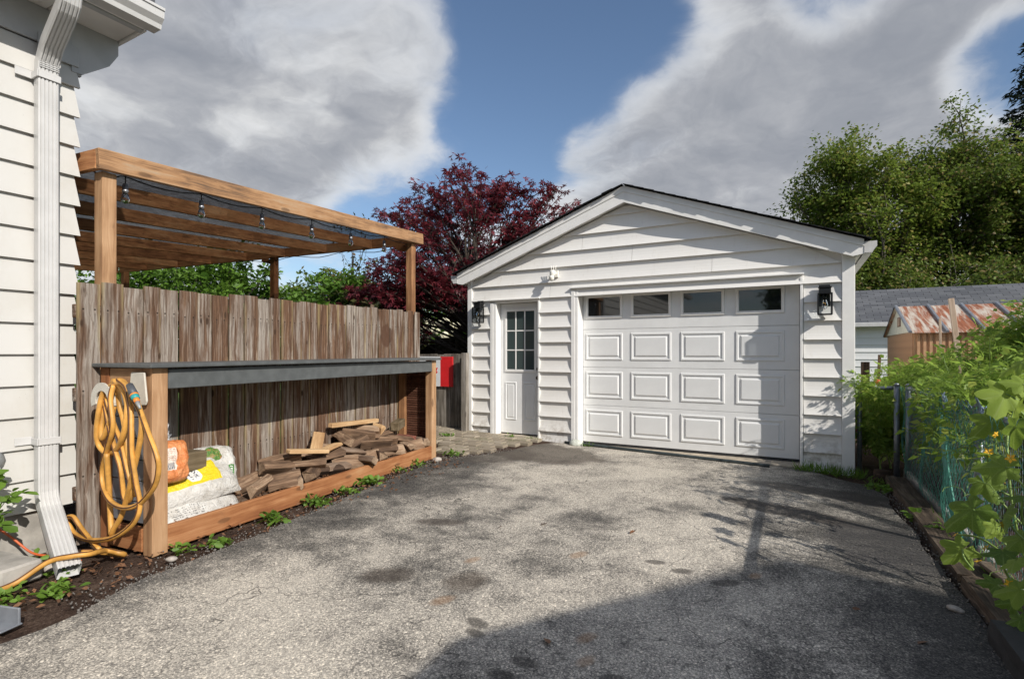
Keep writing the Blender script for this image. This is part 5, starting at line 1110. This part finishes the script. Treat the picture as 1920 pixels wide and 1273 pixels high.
# spray of tomato leaves leaning over the metal gate against the garage
tree('climbing_vine', 'leafy vine leaning over the metal gate against the garage corner', 'vine', (.85, 7.1, -.1), [(.62, 6.92, .80, .14), (.70, 6.85, .88, .15), (.85, 6.85, .92, .17), (.60, 6.86, .92, .10), (.95, 6.9, .70, .18), (.82, 6.95, .62, .17), (.80, 6.95, .40, .16), (.9, 6.9, .25, .15)], (.85, 6.98, .85), .012, 'tomato_leaf', T_COMP, .11, 70, .4, .3, 4, bark='stem_green', ls=4)
tree('climbing_vine', 'leafy vine sprawling over the netting rail beside the green fold', 'vine', (1.2, 5.3, -.1), [(1.0, 5.9, .98, .15), (1.05, 5.5, 1.02, .16), (.98, 5.15, .96, .14), (1.05, 4.85, 1.04, .17), (1.02, 4.5, 1.05, .17), (.97, 4.7, .82, .15), (1.12, 4.3, 1.15, .2), (1.2, 5.0, 1.2, .2), (1.15, 4.1, .95, .18), (.98, 4.25, .7, .16), (1.2, 5.7, 1.15, .18)], (1.15, 5.1, .95), .012, 'tomato_leaf', T_COMP, .12, 64, .4, .3, 4, bark='stem_green', ls=4)
# cucumber vine with big lobed leaves hanging over the fence
def cuke_leaf_mesh(seed):
    random.seed(seed); V = [(0, 0, 0)]; n = 40; lobes = [(0, 1.0), (62, .80), (-62, .80), (122, .62), (-122, .62)]
    ring = []
    for i in range(n):
        a = -172+344*i/(n-1); r = .40
        for la, lr in lobes: r = max(r, lr*(1-abs(((a-la+180) % 360)-180)/47)**.62 if abs(((a-la+180) % 360)-180) < 47 else 0)
        r *= 1+.04*math.sin(i*2.9)+random.uniform(-.03, .03)
        ring.append((a, r))
    for f in (.35, .7, 1.0):
        for a, r in ring:
            rr = r*f; x, y = rr*math.cos(R(a)), rr*math.sin(R(a)); z = -.20*rr*rr+.06*math.cos(R(a*5.8))*rr+.05*mnoise.noise((x*3+seed, y*3, 1))-.12*abs(y)*f; V.append((x, y, z))
    Fq = [(0, 1+i, 2+i) for i in range(n-1)]
    for k in range(2):
        b = 1+k*n; Fq += [(b+i, b+n+i, b+n+i+1, b+i+1) for i in range(n-1)]
    me = bpy.data.meshes.new('leaf'); me.from_pydata(V, [], Fq); me.materials.append(MATS['cuke_leaf']); me.polygons.foreach_set('use_smooth', [True]*len(me.polygons)); return me
CLM = [cuke_leaf_mesh(s) for s in (1, 2, 3, 4)]
ck = thing('cucumber_vine', 'cucumber vine with big lobed leaves and yellow flowers over the near fence', 'vine', (1.05, 3.6, 0))
random.seed(77); stems = []
CK = [(0.98, 3.671, 1.06, 0.166), (0.95, 3.412, 1.007, 0.114), (0.97, 3.862, 0.891, 0.149), (0.9, 3.233, 0.935, 0.114), (0.9, 3.652, 0.74, 0.102), (0.88, 3.614, 0.59, 0.115), (0.85, 3.184, 0.754, 0.129), (0.84, 3.629, 0.439, 0.187), (0.82, 3.072, 0.567, 0.124), (0.78, 3.557, 0.239, 0.13), (0.82, 3.105, 0.384, 0.104), (0.8, 2.873, 0.426, 0.093), (0.85, 3.292, 0.174, 0.09), (0.82, 2.904, 0.297, 0.11), (0.86, 3.009, 0.663, 0.081), (1.1, 4.359, 1.071, 0.105), (1.05, 3.674, 1.113, 0.099), (0.95, 3.696, 0.509, 0.076), (0.85, 2.992, 0.143, 0.075), (0.9, 3.168, 0.438, 0.119), (1.05, 4.536, 1.002, 0.099), (1.15, 4.355, 1.179, 0.09), (1.15, 4.048, 1.218, 0.135), (0.9, 3.485, 0.392, 0.084), (0.87, 3.157, 0.147, 0.076)]
for i, (x, y, z, sz) in enumerate(CK):
    nrm = Vector((-.2+random.uniform(-.7, .6), -.4+random.uniform(-.6, .6), .65+random.uniform(-.55, .4))).normalized()
    tip = Vector((-.8+random.uniform(-.8, .8), -.2+random.uniform(-.7, .7), -.5+random.uniform(-.5, .4))); tip = (tip-nrm*tip.dot(nrm)).normalized()
    M = Matrix.Translation((x, y, z)) @ frame(tip, nrm) @ Matrix.Scale(sz, 4)
    mesh_obj('leaf', CLM[i % 4], None, ck, M)
    b = Vector((x+random.uniform(.02, .12), y+random.uniform(-.08, .08), max(.05, z-random.uniform(.05, .22)))); stems.append((curve_to(b, (x, y, z), .2, 6), [.005]*7))
main = [spline([(1.12, 3.7, -.05), (1.0, 3.6, .4), (1.0, 3.72, .8), (1.08, 3.9, 1.0), (1.12, 4.4, 1.02)], 6), spline([(1.14, 3.4, -.05), (1.08, 3.45, .3), (1.12, 3.4, .7), (1.18, 3.35, 1.0)], 6), spline([(1.12, 3.45, .32), (1.04, 3.48, .30), (.92, 3.58, .24), (.80, 3.68, .16), (.76, 3.7, .12)], 6), spline([(1.12, 3.3, .25), (1.0, 3.5, .22), (.88, 3.66, .28), (.80, 3.76, .26)], 6), spline([(1.12, 3.15, .0), (1.1, 3.15, .5), (1.12, 3.2, 1.0)], 6)]
stems += [(m, .006) for m in main]
for _ in range(22):
    a_ = Vector((random.uniform(.9, 1.15), random.uniform(3.2, 4.0), random.uniform(.1, .9))); P = [a_+Vector((-.03*k*.6+.02*math.cos(k*1.3), .02*math.sin(k*1.3)+.01*k, .02*math.cos(k*1.1))) for k in range(9)]; stems.append((P, .0017))
tag(tube('stem', stems, 'stem_green', ck, 5, caps=False), kind='stuff')
def flower_mesh():
    V, Fq = [], []
    for i in range(5):
        a = 2*math.pi*i/5; c, s = math.cos(a), math.sin(a); b = len(V)
        for x, y, z in [(.05, 0, 0), (.5, .30, .22), (1, .0, .18), (.5, -.30, .22)]: V.append((x*c-y*s, x*s+y*c, z))
        Fq.append((b, b+1, b+2, b+3))
    me = bpy.data.meshes.new('flower'); me.from_pydata(V, [], Fq); me.materials.append(MATS['petal_yellow']); return me
fm = flower_mesh()
for (x, y, z) in [(.76, 3.70, .13), (.80, 3.78, .25), (.78, 3.74, .20), (.80, 3.25, .35), (.82, 3.45, .22), (.80, 3.05, .52), (.88, 3.35, .66), (.90, 3.5, .86), (.92, 3.7, .74), (.80, 2.95, .30), (.86, 3.15, .80), (.84, 3.68, .14)]:
    mesh_obj('flower', fm, None, ck, Matrix.Translation((x, y, z)) @ Matrix.Rotation(random.random()*6, 4, 'Z') @ Matrix.Rotation(R(random.uniform(20, 80)), 4, 'Y') @ Matrix.Scale(random.uniform(.018, .028), 4))

# ------------------------------------------------------------------ weeds, grass and litter
random.seed(9)
T_WEED = (np.array([(0, 0, 0), (.35, .24, .08), (.75, .26, .10), (1, 0, .02), (.75, -.26, .10), (.35, -.24, .08)]), [(0, 1, 2, 3), (0, 3, 4, 5)])
def weed(x, y, n, r, sz, label, group='weeds along the edges of the drive', mat='weed_leaf'):
    C = [(x+max(-1.5, min(1.5, random.gauss(0, .8)))*r*1.1, y+max(-1.5, min(1.5, random.gauss(0, .8)))*r*.8, gz(x, y)+.004+abs(random.gauss(0, sz*.35))) for _ in range(n)]; C = np.array(C)
    o = leaves('weed', C-np.array([x, y, 0]), sz, T_WEED, mat, None, .55, -.25); o.matrix_basis = Matrix.Translation((x, y, 0)); WM[o.name] = o.matrix_basis.copy(); return tag(o, label, 'weed', group)
WL = 'small green weed patch on the soil strip below the counter'
for x, y, n, r, sz in [(-3.37, 2.12, 46, .055, .05), (-3.47, 2.62, 46, .06, .06), (-3.54, 3.10, 80, .07, .05), (-3.60, 3.48, 50, .07, .045), (-3.66, 3.85, 90, .08, .06), (-3.72, 4.35, 30, .06, .04), (-3.76, 4.72, 40, .07, .045), (-3.45, 1.95, 30, .05, .04)]:
    weed(x, y, n, r, sz, WL)
for x, y, n, r, sz, lab in [(-3.46, 1.30, 90, .055, .045, 'leafy weed growing under the mouth of the downspout'), (-3.72, 1.42, 46, .05, .045, 'leafy weed behind the downspout end'), (-3.62, 1.08, 130, .10, .045, 'green mossy weed mat at the lower left by the hose'), (-4.05, 1.40, 24, .07, .05, 'small weed at the foot of the house foundation'),
                            (-2.45, 6.72, 50, .07, .035, 'small weed along the left of the garage door sill'), (-3.62, 6.70, 36, .06, .035, 'small weed in front of the side door step'), (-4.5, 6.3, 60, .07, .04, 'weed growing between the paving stones near the gate'), (.78, 6.1, 90, .1, .05, 'weed at the far end of the timber by the metal posts'), (.92, 4.7, 50, .05, .05, 'weed on the dark timber below the netting'), (.80, 5.05, 8, .02, .09, 'round leaf weed sprouting beside the dark timber'), (.90, 2.95, 30, .05, .05, 'tiny weed on the timber near the black kerb'), (-3.75, 5.35, 50, .08, .045, 'weed at the far corner of the counter by the pavers')]:
    weed(x, y, n, r, sz, lab)
lv = tree('wall_creeper', 'leafy creeper at the left edge against the house wall', 'vine', (-4.15, 1.20, .0), [(-4.16, 1.25, .50, .08), (-4.14, 1.27, .40, .09), (-4.15, 1.26, .28, .07)], (-4.16, 1.25, .4), .008, 'weed_leaf', T_WEED, .075, 26, .4, .2, 3, bark='stem_green', ls=4)
T_BLADE = (np.array([(0, .012, 0), (.5, .03, .06), (1, 0, 0), (.5, -.03, .06)]), [(0, 1, 2, 3)])
def grass(x, y, n, rx, ry, h, label):
    C = np.array([(random.uniform(-rx, rx), random.uniform(-ry, ry), 0) for _ in range(n)]); ou = np.array([(random.gauss(0, .8), random.gauss(0, .8), 1.2) for _ in range(n)])
    nn = len(C); tan = ou/np.linalg.norm(ou, axis=1)[:, None]; bit = np.cross(tan, rng.normal(size=(nn, 3))); bit /= np.linalg.norm(bit, axis=1)[:, None]; nr = np.cross(tan, bit); s = h*(.5+.8*rng.random(nn))
    V0 = T_BLADE[0]; V = C[:, None]+s[:, None, None]*(V0[None, :, 0, None]*tan[:, None]+V0[None, :, 1, None]*bit[:, None]+V0[None, :, 2, None]*nr[:, None])
    o = npmesh('grass_tuft', V.reshape(-1, 3), np.arange(nn*4).reshape(-1, 4), 'weed_leaf', None, Matrix.Translation((x, y, gz(x, y)-.02))); return tag(o, label, 'grass')
grass(.22, 6.70, 260, .22, .07, .13, 'tuft of grass at the right foot of the garage door'); grass(.52, 6.66, 150, .14, .07, .12, 'tuft of grass at the right corner of the garage'); grass(-3.30, 6.74, 60, .12, .05, .07, 'short grass between the two garage doors'); grass(.80, 6.35, 120, .15, .15, .10, 'tuft of grass by the stump and metal posts'); grass(.98, 4.2, 160, .04, .9, .12, 'strip of grass along the concrete kerb')
# gravel and bark litter where the asphalt breaks up
C = []; 
for _ in range(1100):
    t = random.random(); i = random.randint(2, 9); a_, b_ = drive_pts[i], drive_pts[i+1]; C.append((a_[0]+(b_[0]-a_[0])*t-abs(random.gauss(0, .13))+.05, a_[1]+(b_[1]-a_[1])*t, .0))
for _ in range(700):
    C.append((.78+random.gauss(0, .05), random.uniform(1.8, 6.3), -.0))
C = np.array([(x, y, gz(x, y)-.006+.012*random.random()) for x, y, _ in C])
ico = np.array([(1, 0, 0), (-1, 0, 0), (0, 1, 0), (0, -1, 0), (0, 0, .7), (0, 0, -.7)])*.5; tri = [(0, 2, 4), (2, 1, 4), (1, 3, 4), (3, 0, 4), (2, 0, 5), (1, 2, 5), (3, 1, 5), (0, 3, 5)]
tag(leaves('gravel', C, .013, (ico, tri), 'gravel', None, .2), 'loose gravel crumbs along the broken edges of the drive', 'gravel', kind='stuff')
C = np.array([(random.choice([-3.42, -3.5, -3.62])+random.gauss(0, .1), random.uniform(1.1, 5.2), .004+.01*random.random()) for _ in range(500)]); tag(leaves('leaf_litter', C, .035, T_LEAF, 'dead_leaf', None, .9), 'brown leaf and bark litter on the soil strip', 'leaf litter', kind='stuff')
for k, (x, y) in enumerate([(-1.02, 3.62), (-1.62, 3.55), (-.98, 2.12), (-.42, 1.75), (.1, 2.0), (.52, 2.9), (-1.9, 3.3), (.25, 3.1)]):
    C = np.array([(0, 0, 0)]); o = leaves('fallen_leaf', C, .05, T_WEED, 'dead_leaf', None, 1.5); o.matrix_basis = Matrix.Translation((x, y, .006)); tag(o, 'single brown dry leaf lying on the grey asphalt', 'leaf', 'dry leaves on the drive')
